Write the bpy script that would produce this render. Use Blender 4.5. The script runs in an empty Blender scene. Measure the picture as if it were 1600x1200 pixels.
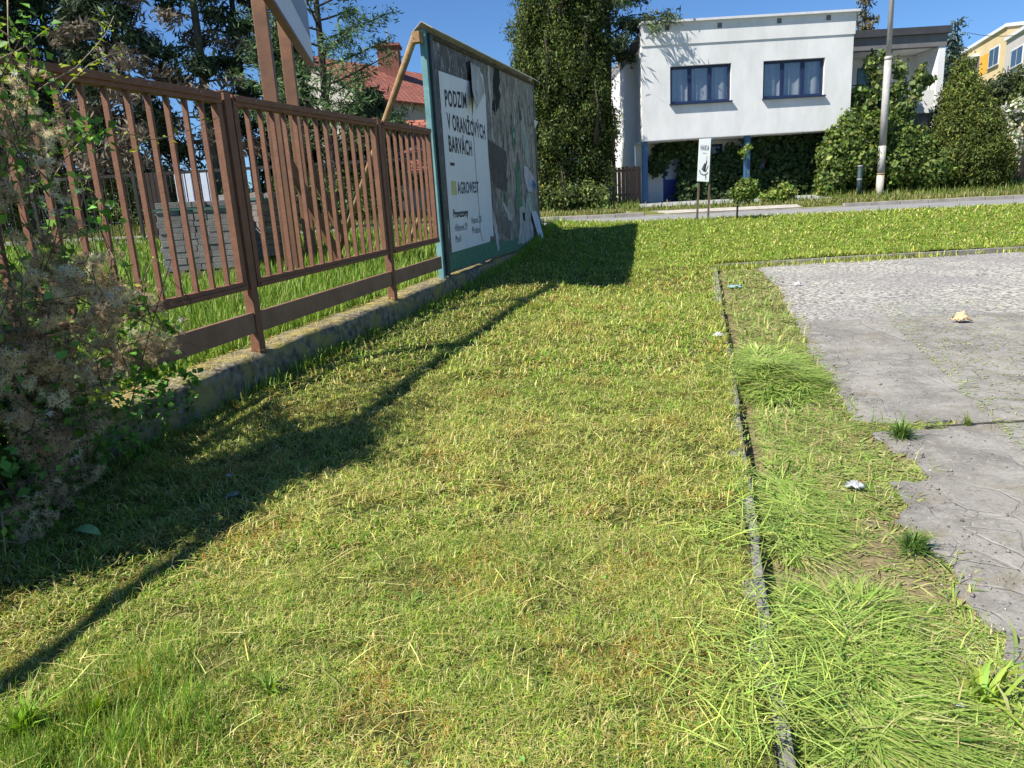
import bpy, math, random
import numpy as np
from mathutils import Vector, Matrix

random.seed(7)
RNG = np.random.default_rng(11)
SC = bpy.context.scene
COL = SC.collection

# ------------------------------------------------------------------ camera
FPX = 1109.0
PITCH, ROLL, EYE = math.radians(13.5), math.radians(3.4), 1.6
cF = np.array([0, math.cos(PITCH), -math.sin(PITCH)])
_u = np.array([0, math.sin(PITCH), math.cos(PITCH)])
_r = np.array([1.0, 0, 0])
cR = math.cos(ROLL) * _r - math.sin(ROLL) * _u
cU = math.cos(ROLL) * _u + math.sin(ROLL) * _r
cam = bpy.data.cameras.new('camera')
cam.sensor_width = 36
cam.lens = 36 * FPX / 1600
cam.clip_start, cam.clip_end = 0.05, 2000
camo = bpy.data.objects.new('camera', cam)
M4 = Matrix(((cR[0], cU[0], -cF[0], 0), (cR[1], cU[1], -cF[1], 0), (cR[2], cU[2], -cF[2], EYE), (0, 0, 0, 1)))
camo.matrix_world = M4
COL.objects.link(camo)
SC.camera = camo

# ------------------------------------------------------------------ light
SUN_EL, SUN_AZ = math.radians(49.5), math.radians(240.7)      # azimuth clockwise from +Y, behind left of the camera
world = bpy.data.worlds.new('World')
SC.world = world
world.use_nodes = True
wn, wl = world.node_tree.nodes, world.node_tree.links
sky = wn.new('ShaderNodeTexSky')
sky.sky_type = 'NISHITA'
sky.sun_disc = False
sky.sun_elevation = SUN_EL
sky.sun_rotation = SUN_AZ
sky.air_density, sky.dust_density, sky.ozone_density = 1.0, 0.05, 3.0
bg = wn['Background']
bg.inputs['Strength'].default_value = 0.062
tintn = wn.new('ShaderNodeMix'); tintn.data_type = 'RGBA'; tintn.blend_type = 'MULTIPLY'; tintn.inputs[0].default_value = 1.0
tintn.inputs[7].default_value = (0.64, 0.92, 1.26, 1)              # clear deep blue spring sky
wl.new(sky.outputs[0], tintn.inputs[6]); wl.new(tintn.outputs[2], bg.inputs[0])
sun = bpy.data.lights.new('sun', 'SUN')
sun.energy = 5.0
sun.angle = math.radians(0.53)
sun.color = (1.0, 0.95, 0.87)
suno = bpy.data.objects.new('sun', sun)
sd = Vector((math.sin(SUN_AZ) * math.cos(SUN_EL), math.cos(SUN_AZ) * math.cos(SUN_EL), math.sin(SUN_EL)))
suno.rotation_euler = sd.to_track_quat('Z', 'Y').to_euler()
suno.location = (-20, -12, 25)
COL.objects.link(suno)
SC.view_settings.view_transform = 'Standard'
SC.view_settings.look = 'None'
SC.view_settings.exposure = 0.86
SC.view_settings.gamma = 1.0
SC.view_settings.use_curve_mapping = False

# ------------------------------------------------------------------ geometry of the place
def at(x, y, Y):
    d = cF * FPX + cR * (x - 800) - cU * (y - 600)
    return np.array([0, 0, EYE]) + d * (Y / d[1])

FA = math.radians(15.7)
fd = np.array([math.sin(FA), math.cos(FA), 0.0])              # along the fence
fn = np.array([math.cos(FA), -math.sin(FA), 0.0])             # out of the fence, towards the lawn
F0 = np.array([-2.17, 6.27, 0.0]) - fn * 0.04
def FL(s, t, z):
    return F0 + fd * s + fn * t + np.array([0, 0, z])
def onfence(x, y, off=0.0):
    d = cF * FPX + cR * (x - 800) - cU * (y - 600)
    C = np.array([0, 0, EYE])
    k = (fn @ F0 + off - fn @ C) / (fn @ d)
    P = C + d * k
    return (P - F0) @ fd, P[2]
def st(x, y):
    X, Y = np.asarray(x) - F0[0], np.asarray(y) - F0[1]
    return X * fd[0] + Y * fd[1], X * fn[0] + Y * fn[1]
def sstep(a, b, v):
    k = np.clip((v - a) / (b - a), 0, 1)
    return k * k * (3 - 2 * k)

def vnoise(x, y, sc=1.0, seed=0):
    x = np.asarray(x, float) * sc + seed * 17.31
    y = np.asarray(y, float) * sc + seed * 9.77
    xi, yi = np.floor(x).astype(np.int64), np.floor(y).astype(np.int64)
    fx, fy = x - xi, y - yi
    fx, fy = fx * fx * (3 - 2 * fx), fy * fy * (3 - 2 * fy)
    def h(a, b):
        v = (a * 374761393 + b * 668265263 + seed * 1442695041) & 0x7fffffff
        v = ((v ^ (v >> 13)) * 1274126177) & 0x7fffffff
        v = (v ^ (v >> 16)) & 0xffff
        return v / 65535.0
    return (h(xi, yi) * (1 - fx) + h(xi + 1, yi) * fx) * (1 - fy) + (h(xi, yi + 1) * (1 - fx) + h(xi + 1, yi + 1) * fx) * fy
def fbm(x, y, sc=1.0, seed=0):
    return 0.55 * vnoise(x, y, sc, seed) + 0.3 * vnoise(x, y, sc * 2.1, seed + 1) + 0.15 * vnoise(x, y, sc * 4.3, seed + 2)

Y_BANK, Y_RN, Y_RF = 13.75, 19.5, 25.5
def z_rn(x): return 1.24 - 0.0145 * np.clip(x, -25, 30)
def z_rf(x): return 1.295 - 0.0125 * np.clip(x, -25, 30)
def road_z(x, y):
    k = np.clip((y - Y_RN) / (Y_RF - Y_RN), 0, 1)
    return z_rn(x) * (1 - k) + z_rf(x) * k
def verge_z(x, y):
    zb = 1.72 - 0.009 * np.clip(x, -25, 30)
    k = np.clip((y - Y_RF) / 2.3, 0, 1)
    dip = 0.10 * sstep(3.9, 4.7, x) * (1 - sstep(11.0, 11.8, x)) * (1 - sstep(25.5, 27.0, y))
    return (z_rf(x) + 0.13) * (1 - k) - dip + zb * k + 0.02 * np.clip(y - 28, 0, 60)
def plane_z(y): return 0.0304 * y
def lawn_z(x, y):
    x = np.asarray(x, float); y = np.asarray(y, float)
    s, t = st(x, y)
    b = plane_z(np.minimum(y, Y_BANK))
    k = sstep(Y_BANK - 0.6, Y_RN + 0.6, y)
    z = b * (1 - k) + (z_rn(x) + 0.02) * k
    z = z + 0.14 * sstep(4.2, 8, s) * np.exp(-(np.clip(t, 0, 9) / 1.3) ** 2) * (1 - sstep(12, 16, s))
    z = z + 0.10 * np.exp(-((t - 0.9) / 0.8) ** 2) * sstep(-2.5, 0.5, s) * (1 - sstep(6, 9, s))
    z = z - 0.17 * np.exp(-((x - 2.0) / 1.1) ** 2 - ((y - 11.7) / 1.9) ** 2)
    z = z + (fbm(x, y, 6.0, 13) - 0.5) * 0.035 * np.clip(t, 0, 1)
    z = z + (fbm(x, y, 1.6, 3) - 0.5) * 0.05 * np.clip(t - 0.0, 0, 1) * (1 - sstep(Y_RN - 1.5, Y_RN, y))
    return z
def top_z(s): return 0.535 + 0.0318 * s                       # top of the low wall
def yard_z(x, y):
    x = np.asarray(x, float); y = np.asarray(y, float)
    k = sstep(13.0, 19.6, y)
    s, t = st(x, y)
    return (0.0304 * y + 0.27) * (1 - k) + (z_rn(x) - 0.02) * k
K_T = None
def kerb_x(y): return 0.272 + 0.2755 * y                      # lawn side kerb of the parking lot
def park_z(x, y): return plane_z(y) - 0.085

# ------------------------------------------------------------------ object helpers
def link(o, parent=None):
    COL.objects.link(o)
    if parent is not None:
        o.parent = parent
    return o
def tag(o, label=None, cat=None, group=None, kind=None):
    if label: o['label'] = label
    if cat: o['category'] = cat
    if group: o['group'] = group
    if kind: o['kind'] = kind
    return o
def thing(name, label, cat, group=None):
    o = bpy.data.objects.new(name, None)
    o.empty_display_size = 0.2
    link(o)
    return tag(o, label, cat, group)
def npmesh(name, verts, faces_list, mat, parent=None, col=None, smooth=False):
    """faces_list: list of int arrays (M,k); col: (N,3) per vertex."""
    verts = np.asarray(verts, np.float32)
    me = bpy.data.meshes.new(name)
    me.vertices.add(len(verts))
    me.vertices.foreach_set('co', verts.ravel())
    loops, starts, tot = [], [], 0
    for f in faces_list:
        f = np.asarray(f, np.int32)
        if len(f) == 0: continue
        k = f.shape[1]
        loops.append(f.ravel())
        starts.append(tot + np.arange(len(f), dtype=np.int32) * k)
        tot += f.size
    loops = np.concatenate(loops); starts = np.concatenate(starts)
    me.loops.add(len(loops)); me.loops.foreach_set('vertex_index', loops)
    me.polygons.add(len(starts)); me.polygons.foreach_set('loop_start', starts)
    if smooth: me.polygons.foreach_set('use_smooth', np.ones(len(starts), bool))
    me.update(calc_edges=True)
    if col is not None:
        a = me.color_attributes.new('Col', 'FLOAT_COLOR', 'POINT')
        c = np.ones((len(verts), 4), np.float32); c[:, :3] = col
        a.data.foreach_set('color', c.ravel())
    me.materials.append(mat)
    o = bpy.data.objects.new(name, me)
    return link(o, parent)

class MB:
    def __init__(s): s.v = []; s.f = []
    def quadbox(s, pts):                                     # 8 points: 4 bottom ring, 4 top ring
        b = len(s.v); s.v += [tuple(map(float, p)) for p in pts]
        for q in ((3, 2, 1, 0), (4, 5, 6, 7), (0, 1, 5, 4), (1, 2, 6, 5), (2, 3, 7, 6), (3, 0, 4, 7)):
            s.f.append([b + i for i in q])
    def box(s, c0, c1):
        (a, b, c), (d, e, f) = c0, c1
        s.quadbox([(a, b, c), (d, b, c), (d, e, c), (a, e, c), (a, b, f), (d, b, f), (d, e, f), (a, e, f)])
    def fbox(s, s0, s1, t0, t1, za0, za1, zb0=None, zb1=None):    # box in fence coordinates, may follow the slope
        zb0 = za0 if zb0 is None else zb0; zb1 = za1 if zb1 is None else zb1
        s.quadbox([FL(s0, t0, za0), FL(s0, t1, za0), FL(s1, t1, zb0), FL(s1, t0, zb0),
                   FL(s0, t0, za1), FL(s0, t1, za1), FL(s1, t1, zb1), FL(s1, t0, zb1)])
    def bar(s, p0, p1, w, h, up=(0, 0, 1)):
        p0, p1 = Vector(p0), Vector(p1); d = (p1 - p0).normalized(); u = Vector(up)
        if abs(d.dot(u)) > 0.98: u = Vector((0, 1, 0))
        r = d.cross(u).normalized() * (w / 2); u = r.cross(d).normalized() * (h / 2)
        s.quadbox([p0 - r - u, p0 + r - u, p1 + r - u, p1 - r - u, p0 - r + u, p0 + r + u, p1 + r + u, p1 - r + u])
    def tube(s, pts, rad, n=8, cap=True):
        pts = [Vector(p) for p in pts]
        if not hasattr(rad, '__len__'): rad = [rad] * len(pts)
        b = len(s.v); last = None
        for i, p in enumerate(pts):
            d = (pts[min(i + 1, len(pts) - 1)] - pts[max(i - 1, 0)])
            d = d.normalized() if d.length > 1e-9 else Vector((0, 0, 1))
            ref = Vector((1, 0, 0)) if abs(d.x) < 0.9 else Vector((0, 1, 0))
            if last is not None and last.cross(d).length > 0.05: ref = last
            a = (ref - d * ref.dot(d)).normalized(); c = d.cross(a); last = a
            for k in range(n):
                q = 2 * math.pi * k / n
                s.v.append(tuple(p + (a * math.cos(q) + c * math.sin(q)) * rad[i]))
        for i in range(len(pts) - 1):
            for k in range(n):
                s.f.append([b + i * n + k, b + i * n + (k + 1) % n, b + (i + 1) * n + (k + 1) % n, b + (i + 1) * n + k])
        if cap:
            s.f.append([b + k for k in range(n)][::-1]); e = b + (len(pts) - 1) * n
            s.f.append([e + k for k in range(n)])
    def poly(s, pts):
        b = len(s.v); s.v += [tuple(map(float, p)) for p in pts]; s.f.append(list(range(b, b + len(pts))))
    def prism(s, pts, off):                                  # flat outline + thickness vector
        off = np.asarray(off, float); n = len(pts); b = len(s.v)
        s.v += [tuple(map(float, p)) for p in pts] + [tuple(np.asarray(p, float) + off) for p in pts]
        s.f.append(list(range(b, b + n))); s.f.append(list(range(b + 2 * n - 1, b + n - 1, -1)))
        for i in range(n):
            j = (i + 1) % n; s.f.append([b + j, b + i, b + n + i, b + n + j])
    def build(s, name, mat, parent=None, smooth=False, bevel=0.0):
        me = bpy.data.meshes.new(name); me.from_pydata(s.v, [], s.f); me.update()
        me.materials.append(mat)
        if smooth:
            me.polygons.foreach_set('use_smooth', np.ones(len(me.polygons), bool))
        o = bpy.data.objects.new(name, me)
        if bevel > 0:
            m = o.modifiers.new('bevel', 'BEVEL'); m.width = bevel; m.segments = 2; m.limit_method = 'ANGLE'
        return link(o, parent)

# ------------------------------------------------------------------ materials
def mat_new(name):
    m = bpy.data.materials.new(name); m.use_nodes = True
    return m, m.node_tree.nodes, m.node_tree.links, m.node_tree.nodes['Principled BSDF']
def surf(name, base, rough=0.8, c2=None, scale=6.0, lo=0.35, hi=0.65, bump=0.0, bscale=None, metal=0.0, spec=0.4, stretch=None, detail=6):
    m, n, l, b = mat_new(name)
    c2 = c2 or tuple(min(1, v * 0.72) for v in base)
    tc = n.new('ShaderNodeTexCoord'); mp = n.new('ShaderNodeMapping')
    if stretch: mp.inputs['Scale'].default_value = stretch
    l.new(tc.outputs['Object'], mp.inputs['Vector'])
    t = n.new('ShaderNodeTexNoise'); t.inputs['Scale'].default_value = scale; t.inputs['Detail'].default_value = detail; t.inputs['Roughness'].default_value = 0.65
    l.new(mp.outputs[0], t.inputs['Vector'])
    r = n.new('ShaderNodeValToRGB'); r.color_ramp.elements[0].position = lo; r.color_ramp.elements[1].position = hi
    r.color_ramp.elements[0].color = (*c2, 1); r.color_ramp.elements[1].color = (*base, 1)
    l.new(t.outputs['Fac'], r.inputs[0]); l.new(r.outputs[0], b.inputs['Base Color'])
    b.inputs['Roughness'].default_value = rough; b.inputs['Metallic'].default_value = metal
    b.inputs['Specular IOR Level'].default_value = spec
    if bump:
        t2 = n.new('ShaderNodeTexNoise'); t2.inputs['Scale'].default_value = bscale or scale * 6; t2.inputs['Detail'].default_value = 4
        l.new(mp.outputs[0], t2.inputs['Vector'])
        bp = n.new('ShaderNodeBump'); bp.inputs['Strength'].default_value = bump; bp.inputs['Distance'].default_value = 0.02
        l.new(t2.outputs['Fac'], bp.inputs['Height']); l.new(bp.outputs[0], b.inputs['Normal'])
    return m
def leafmat(name, transl=0.3, rough=0.55, spec=0.25):
    m, n, l, b = mat_new(name)
    a = n.new('ShaderNodeAttribute'); a.attribute_name = 'Col'
    l.new(a.outputs['Color'], b.inputs['Base Color'])
    b.inputs['Roughness'].default_value = rough; b.inputs['Specular IOR Level'].default_value = spec
    t = n.new('ShaderNodeBsdfTranslucent')
    hs = n.new('ShaderNodeHueSaturation'); hs.inputs['Saturation'].default_value = 1.15; hs.inputs['Value'].default_value = 1.35
    l.new(a.outputs['Color'], hs.inputs['Color']); l.new(hs.outputs[0], t.inputs[0])
    mx = n.new('ShaderNodeMixShader'); mx.inputs[0].default_value = transl
    l.new(b.outputs[0], mx.inputs[1]); l.new(t.outputs[0], mx.inputs[2])
    l.new(mx.outputs[0], n['Material Output'].inputs['Surface'])
    return m
LEAF = leafmat('leaf'); GRASS = leafmat('grass_blade', 0.22, 0.55, 0.25); NEEDLE = leafmat('needle', 0.12, 0.6, 0.2); FLUFF = leafmat('seed_fluff', 0.35, 0.9, 0.05)
BARK = surf('bark', (0.085, 0.065, 0.048), 0.95, (0.035, 0.028, 0.022), 14, bump=0.8, stretch=(1, 1, 0.25))
BARK_G = surf('grey_bark', (0.13, 0.115, 0.09), 0.95, (0.05, 0.045, 0.035), 12, bump=0.8, stretch=(1, 1, 0.3))
STEM = surf('dry_stem', (0.36, 0.29, 0.17), 0.8, (0.16, 0.12, 0.07), 20)
BROWN = surf('brown_paint', (0.205, 0.10, 0.06), 0.62, (0.145, 0.066, 0.039), 13, bump=0.15, bscale=70, spec=0.25, lo=.3, hi=.7)
SIGNBROWN = surf('brown_sign_post_paint', (0.25, 0.12, 0.06), 0.55, (0.18, 0.09, 0.055), 5, spec=0.4)
CONC = surf('rough_concrete', (0.30, 0.275, 0.225), 0.95, (0.16, 0.145, 0.11), 5, bump=0.9, bscale=38)
PLASTER = surf('white_plaster', (0.68, 0.68, 0.66), 0.9, (0.575, 0.575, 0.555), 1.6, bump=0.15, bscale=9, stretch=(1, 1, .4))
PLASTER_S = surf('side_plaster', (0.80, 0.80, 0.78), 0.9, (0.72, 0.72, 0.70), 2.5, bump=0.2, bscale=14)
NAVY = surf('navy_paint', (0.012, 0.024, 0.07), 0.45, (0.01, 0.02, 0.06), 6)
POSTBLUE = surf('blue_post_paint', (0.04, 0.12, 0.24), 0.5, (0.035, 0.10, 0.2), 5)
DOORBLUE = surf('blue_door_paint', (0.015, 0.035, 0.22), 0.45, (0.013, 0.03, 0.18), 4)
def glassmat(name, tint=(0.55, 0.57, 0.58), mixv=0.14):
    m, n, l, b = mat_new(name)
    g = n.new('ShaderNodeBsdfGlossy'); g.inputs['Roughness'].default_value = 0.03; g.inputs['Color'].default_value = (0.9, 0.95, 1, 1)
    t = n.new('ShaderNodeBsdfTransparent'); t.inputs['Color'].default_value = (*tint, 1)
    mx = n.new('ShaderNodeMixShader'); mx.inputs[0].default_value = mixv
    l.new(t.outputs[0], mx.inputs[1]); l.new(g.outputs[0], mx.inputs[2]); l.new(mx.outputs[0], n['Material Output'].inputs['Surface'])
    return m
GLASS = glassmat('window_glass')
DARKGLASS = surf('dark_glass', (0.03, 0.04, 0.05), 0.06, (0.02, 0.03, 0.04), 2, spec=0.8)
CURTAIN = surf('net_curtain', (0.62, 0.64, 0.68), 0.9, (0.5, 0.52, 0.56), 3)

# ------------------------------------------------------------------ setting: ground sheets
def sheet(name, fx, fz, ys, nu, mat, us=None):
    us = np.linspace(0, 1, nu) if us is None else us
    V = []
    for y in ys:
        a, b = fx(y)
        x = a + (b - a) * us
        V.append(np.stack([x, np.full_like(x, y), fz(x, np.full_like(x, y))], 1))
    V = np.concatenate(V); n = len(us); m = len(ys)
    i = (np.arange(m - 1)[:, None] * n + np.arange(n - 1)[None]).ravel()
    F = np.stack([i, i + 1, i + 1 + n, i + n], 1)
    return tag(npmesh(name, V, [F], mat, smooth=True), kind='structure')
def groundmat(name, cols, scale=3.0, bump=0.6):
    m, n, l, b = mat_new(name)
    tc = n.new('ShaderNodeTexCoord')
    t = n.new('ShaderNodeTexNoise'); t.inputs['Scale'].default_value = scale; t.inputs['Detail'].default_value = 9; t.inputs['Roughness'].default_value = 0.75
    l.new(tc.outputs['Object'], t.inputs['Vector'])
    r = n.new('ShaderNodeValToRGB'); e = r.color_ramp.elements
    e[0].position, e[1].position = 0.32, 0.68
    e[0].color = (*cols[0], 1); e[1].color = (*cols[-1], 1)
    for k, c in enumerate(cols[1:-1]):
        q = e.new(0.32 + 0.36 * (k + 1) / (len(cols) - 1)); q.color = (*c, 1)
    l.new(t.outputs['Fac'], r.inputs[0]); l.new(r.outputs[0], b.inputs['Base Color'])
    t2 = n.new('ShaderNodeTexNoise'); t2.inputs['Scale'].default_value = 55; t2.inputs['Detail'].default_value = 5
    l.new(tc.outputs['Object'], t2.inputs['Vector'])
    bp = n.new('ShaderNodeBump'); bp.inputs['Strength'].default_value = bump; bp.inputs['Distance'].default_value = 0.03
    l.new(t2.outputs['Fac'], bp.inputs['Height']); l.new(bp.outputs[0], b.inputs['Normal'])
    b.inputs['Roughness'].default_value = 0.95; b.inputs['Specular IOR Level'].default_value = 0.1
    return m
LAWN_M = groundmat('lawn_thatch', [(0.035, 0.04, 0.012), (0.08, 0.085, 0.022), (0.17, 0.15, 0.05)], 14)
LAWNF_M = groundmat('bank_turf', [(0.08, 0.13, 0.02), (0.14, 0.19, 0.03), (0.20, 0.21, 0.05)], 6)
SOIL_M = groundmat('soil_and_thatch', [(0.11, 0.085, 0.05), (0.20, 0.165, 0.085), (0.27, 0.235, 0.13)], 7)
YARD_M = groundmat('yard_turf', [(0.04, 0.07, 0.012), (0.08, 0.13, 0.02), (0.11, 0.15, 0.03)], 4)
VERGE_M = groundmat('verge_turf', [(0.07, 0.09, 0.02), (0.13, 0.15, 0.035), (0.19, 0.18, 0.07)], 4)
def fence_x(y): return -2.17 + math.tan(FA) * (y - 6.27)
ysn = np.concatenate([np.linspace(-3, 1.5, 8), np.linspace(1.7, 8, 64), np.linspace(8.15, Y_BANK, 38)])
sheet('lawn', lambda y: (fence_x(y) - 0.02, kerb_x(y) - 0.055), lawn_z, ysn, 60, LAWN_M)
ub = np.concatenate([np.linspace(0, 0.35, 70), np.linspace(0.36, 1, 50)])
sheet('grass_bank', lambda y: (fence_x(y) - 0.02, 42.0), lawn_z, np.linspace(Y_BANK, Y_RN, 40), 0, LAWNF_M, ub)
sheet('yard', lambda y: (-48.0, fence_x(y) - 0.3), yard_z, np.linspace(-6, Y_RN, 50), 60, YARD_M)
def soil_z(x, y): return park_z(x, y) + (fbm(x, y, 3, 9) - 0.5) * 0.03 - 0.055 * np.exp(-((x - kerb_x(y)) / 0.10) ** 2)
sheet('soil_strip', lambda y: (kerb_x(y) - 0.03, kerb_x(y) + 2.2), soil_z, np.linspace(-3, Y_BANK - 0.05, 90), 22, SOIL_M)
sheet('subsoil', lambda y: (kerb_x(y) + 2.1, 60.0), lambda x, y: park_z(x, y) - 0.03, np.linspace(-8, Y_BANK, 6), 4, SOIL_M)

# parking lot: broken asphalt edge
def onpark(x, y):
    d = cF * FPX + cR * (x - 800) - cU * (y - 600)
    nrm = np.array([0, -0.0304, 1.0]); C = np.array([0, 0, EYE])
    P = C + d * ((-0.085 - nrm @ C) / (nrm @ d))
    return P
edge_px = [(1600, 1062), (1588, 1040), (1562, 995), (1515, 955), (1484, 900), (1452, 858), (1468, 842), (1412, 822), (1398, 806), (1420, 786), (1396, 772), (1402, 762), (1452, 752), (1442, 728), (1408, 712), (1372, 690), (1368, 682), (1440, 676), (1500, 668), (1505, 663),
           (1400, 664), (1328, 661), (1330, 650), (1312, 618), (1298, 592), (1268, 560), (1258, 530), (1246, 505), (1228, 478), (1222, 455), (1200, 436), (1186, 420), (1200, 411), (1260, 404), (1330, 400)]
EDGE = np.array([onpark(*p) for p in edge_px])
epts = []
for a, b in zip(EDGE[:-1], EDGE[1:]):
    n_ = max(2, int(np.linalg.norm(b - a) / 0.07))
    for k in range(n_):
        p = a + (b - a) * k / n_
        j = 0.035
        epts.append((p[0] + RNG.uniform(-j, j), p[1] + RNG.uniform(-j, j)))
epts.append((EDGE[-1][0], EDGE[-1][1]))
def asphalt_mat():
    m, n, l, b = mat_new('worn_asphalt')
    tc = n.new('ShaderNodeTexCoord')
    def math_(op, a, bb=None, c=None):
        k = n.new('ShaderNodeMath'); k.operation = op
        for i, v in enumerate((a, bb, c)):
            if v is None: continue
            if isinstance(v, (int, float)): k.inputs[i].default_value = v
            else: l.new(v, k.inputs[i])
        return k.outputs[0]
    def noise(sc, det=5, vec=None):
        t = n.new('ShaderNodeTexNoise'); t.inputs['Scale'].default_value = sc; t.inputs['Detail'].default_value = det; t.inputs['Roughness'].default_value = 0.7
        l.new(vec or tc.outputs['Object'], t.inputs['Vector']); return t
    def mixc(f, a, bb):
        k = n.new('ShaderNodeMix'); k.data_type = 'RGBA'
        if isinstance(f, (int, float)): k.inputs[0].default_value = f
        else: l.new(f, k.inputs[0])
        for i, v in ((6, a), (7, bb)):
            if isinstance(v, tuple): k.inputs[i].default_value = (*v, 1)
            else: l.new(v, k.inputs[i])
        return k.outputs[2]
    def ramp(f, lo, hi):
        k = n.new('ShaderNodeMapRange'); k.interpolation_type = 'SMOOTHSTEP'
        l.new(f, k.inputs[0]); k.inputs[1].default_value = lo; k.inputs[2].default_value = hi
        return k.outputs[0]
    mp = n.new('ShaderNodeMapping'); mp.inputs['Rotation'].default_value = (0, 0, math.radians(15.4))
    l.new(tc.outputs['Object'], mp.inputs['Vector'])
    dn = noise(2.2, 3)
    add = n.new('ShaderNodeVectorMath'); add.operation = 'MULTIPLY_ADD'
    l.new(dn.outputs['Color'], add.inputs[0]); add.inputs[1].default_value = (0.10, 0.10, 0); l.new(mp.outputs[0], add.inputs[2])
    sp = n.new('ShaderNodeSeparateXYZ'); l.new(add.outputs[0], sp.inputs[0])
    u, v = sp.outputs[0], sp.outputs[1]
    arc = math_('MULTIPLY', math_('ABSOLUTE', math_('SINE', math_('MULTIPLY', u, math.pi / 0.95))), 0.30)
    vo = n.new('ShaderNodeTexVoronoi'); vo.feature = 'DISTANCE_TO_EDGE'; vo.inputs['Scale'].default_value = 3.6; vo.inputs['Randomness'].default_value = 0.75
    l.new(add.outputs[0], vo.inputs['Vector'])
    l4 = math_('SUBTRACT', 1.0, ramp(vo.outputs['Distance'], 0.006, 0.028))
    rows = math_('ABSOLUTE', math_('SUBTRACT', math_('FRACT', math_('DIVIDE', math_('SUBTRACT', v, arc), 0.34)), 0.5))
    l1 = ramp(rows, 0.455, 0.488)
    cols = math_('ABSOLUTE', math_('SUBTRACT', math_('FRACT', math_('DIVIDE', math_('ADD', u, math_('MULTIPLY', math_('SINE', math_('MULTIPLY', v, 3.1)), 0.10)), 0.95)), 0.5))
    l2 = ramp(cols, 0.480, 0.494)
    fine = math_('ABSOLUTE', math_('SUBTRACT', math_('FRACT', math_('DIVIDE', math_('SUBTRACT', v, arc), 0.113)), 0.5))
    l3 = math_('MULTIPLY', ramp(fine, 0.42, 0.49), 0.4)
    vis = ramp(noise(1.7, 6).outputs['Fac'], 0.42, 0.62)
    lines = math_('MULTIPLY', math_('MAXIMUM', math_('MAXIMUM', math_('MULTIPLY', l1, 0.35), l2), l4), vis)
    big = noise(1.6, 9); mid = noise(7, 10); grit = noise(48, 8)
    base = mixc(ramp(big.outputs['Fac'], 0.35, 0.65), (0.155, 0.145, 0.13), (0.25, 0.235, 0.205))
    base = mixc(math_('MULTIPLY', ramp(mid.outputs['Fac'], 0.45, 0.7), 0.5), base, (0.36, 0.34, 0.30))
    base = mixc(math_('MULTIPLY', ramp(grit.outputs['Fac'], 0.5, 0.72), 0.55), base, (0.46, 0.43, 0.37))
    base = mixc(math_('MULTIPLY', ramp(noise(38, 5).outputs['Fac'], 0.55, 0.66), 0.65), base, (0.11, 0.10, 0.085))
    # joints: some dark, some filled with pale grit
    jc = mixc(ramp(noise(3.1, 2).outputs['Fac'], 0.45, 0.6), (0.085, 0.08, 0.075), (0.40, 0.375, 0.33))
    base = mixc(math_('MULTIPLY', lines, 0.28), base, jc)
    base = mixc(math_('MULTIPLY', ramp(noise(2.3, 9).outputs['Fac'], 0.5, 0.62), 0.5), base, (0.34, 0.325, 0.29))
    base = mixc(math_('MULTIPLY', ramp(noise(3.7, 9).outputs['Fac'], 0.54, 0.64), 0.42), base, (0.20, 0.17, 0.10))
    # far part: stripped to pale chippings
    pos = n.new('ShaderNodeSeparateXYZ'); l.new(tc.outputs['Object'], pos.inputs[0])
    wob = math_('MULTIPLY', noise(3.0, 5).outputs['Fac'], 0.35)
    fy = math_('ADD', math_('ADD', pos.outputs[1], math_('MULTIPLY', pos.outputs[0], 0.09)), wob)
    far = ramp(fy, 8.58, 8.72)
    dk = ramp(noise(0.5, 5).outputs['Fac'], 0.38, 0.6)
    chip = mixc(ramp(noise(20, 8).outputs['Fac'], 0.42, 0.58), (0.13, 0.125, 0.12), (0.50, 0.475, 0.41))
    chip = mixc(math_('ADD', math_('MULTIPLY', dk, 0.6), 0.4), (0.20, 0.195, 0.19), chip)
    farc = math_('MULTIPLY', far, 0.92)
    base = mixc(farc, base, chip)
    # earth washed over the edges
    l.new(base, b.inputs['Base Color'])
    h = math_('ADD', math_('MULTIPLY', grit.outputs['Fac'], 0.4), math_('MULTIPLY', lines, -0.35))
    bp = n.new('ShaderNodeBump'); bp.inputs['Strength'].default_value = 1.0; bp.inputs['Distance'].default_value = 0.02
    l.new(h, bp.inputs['Height']); l.new(bp.outputs[0], b.inputs['Normal'])
    b.inputs['Roughness'].default_value = 0.9; b.inputs['Specular IOR Level'].default_value = 0.25
    return m
mb = MB()
ring = [(60, -8), *[(60, Y_BANK - 0.35)], (EDGE[-1][0] + 0.2, Y_BANK - 0.3)] + epts[::-1] + [(EDGE[0][0] - 0.25, 0.4), (EDGE[0][0] - 0.6, -8)]
ring = ring[::-1]
mb.prism([(x, y, park_z(x, y) - 0.03) for x, y in ring], (0, 0, 0.052))
ASPH = asphalt_mat()
lot = mb.build('parking_lot', ASPH); tag(lot, kind='structure')

JA, JB = onpark(1446, 673), onpark(1640, 660)
mb = MB(); n_ = 40
for k in range(n_):
    p, q = JA + (JB - JA) * k / n_, JA + (JB - JA) * (k + 1) / n_
    wa, wb = [0.008 + 0.012 * vnoise(a_[0], a_[1], 9, 3) for a_ in (p, q)]
    oa, ob = [0.03 * (vnoise(a_[0], a_[1], 5, 4) - .5) for a_ in (p, q)]
    z = .0265; mb.poly([p + (0, oa - wa, z), q + (0, ob - wb, z), q + (0, ob + wb, z), p + (0, oa + wa, z)])
tag(mb.build('pavement_joint', surf('earth_filled_joint', (.07, .06, .045), .95, (.03, .027, .022), 30)), kind='structure')
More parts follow.
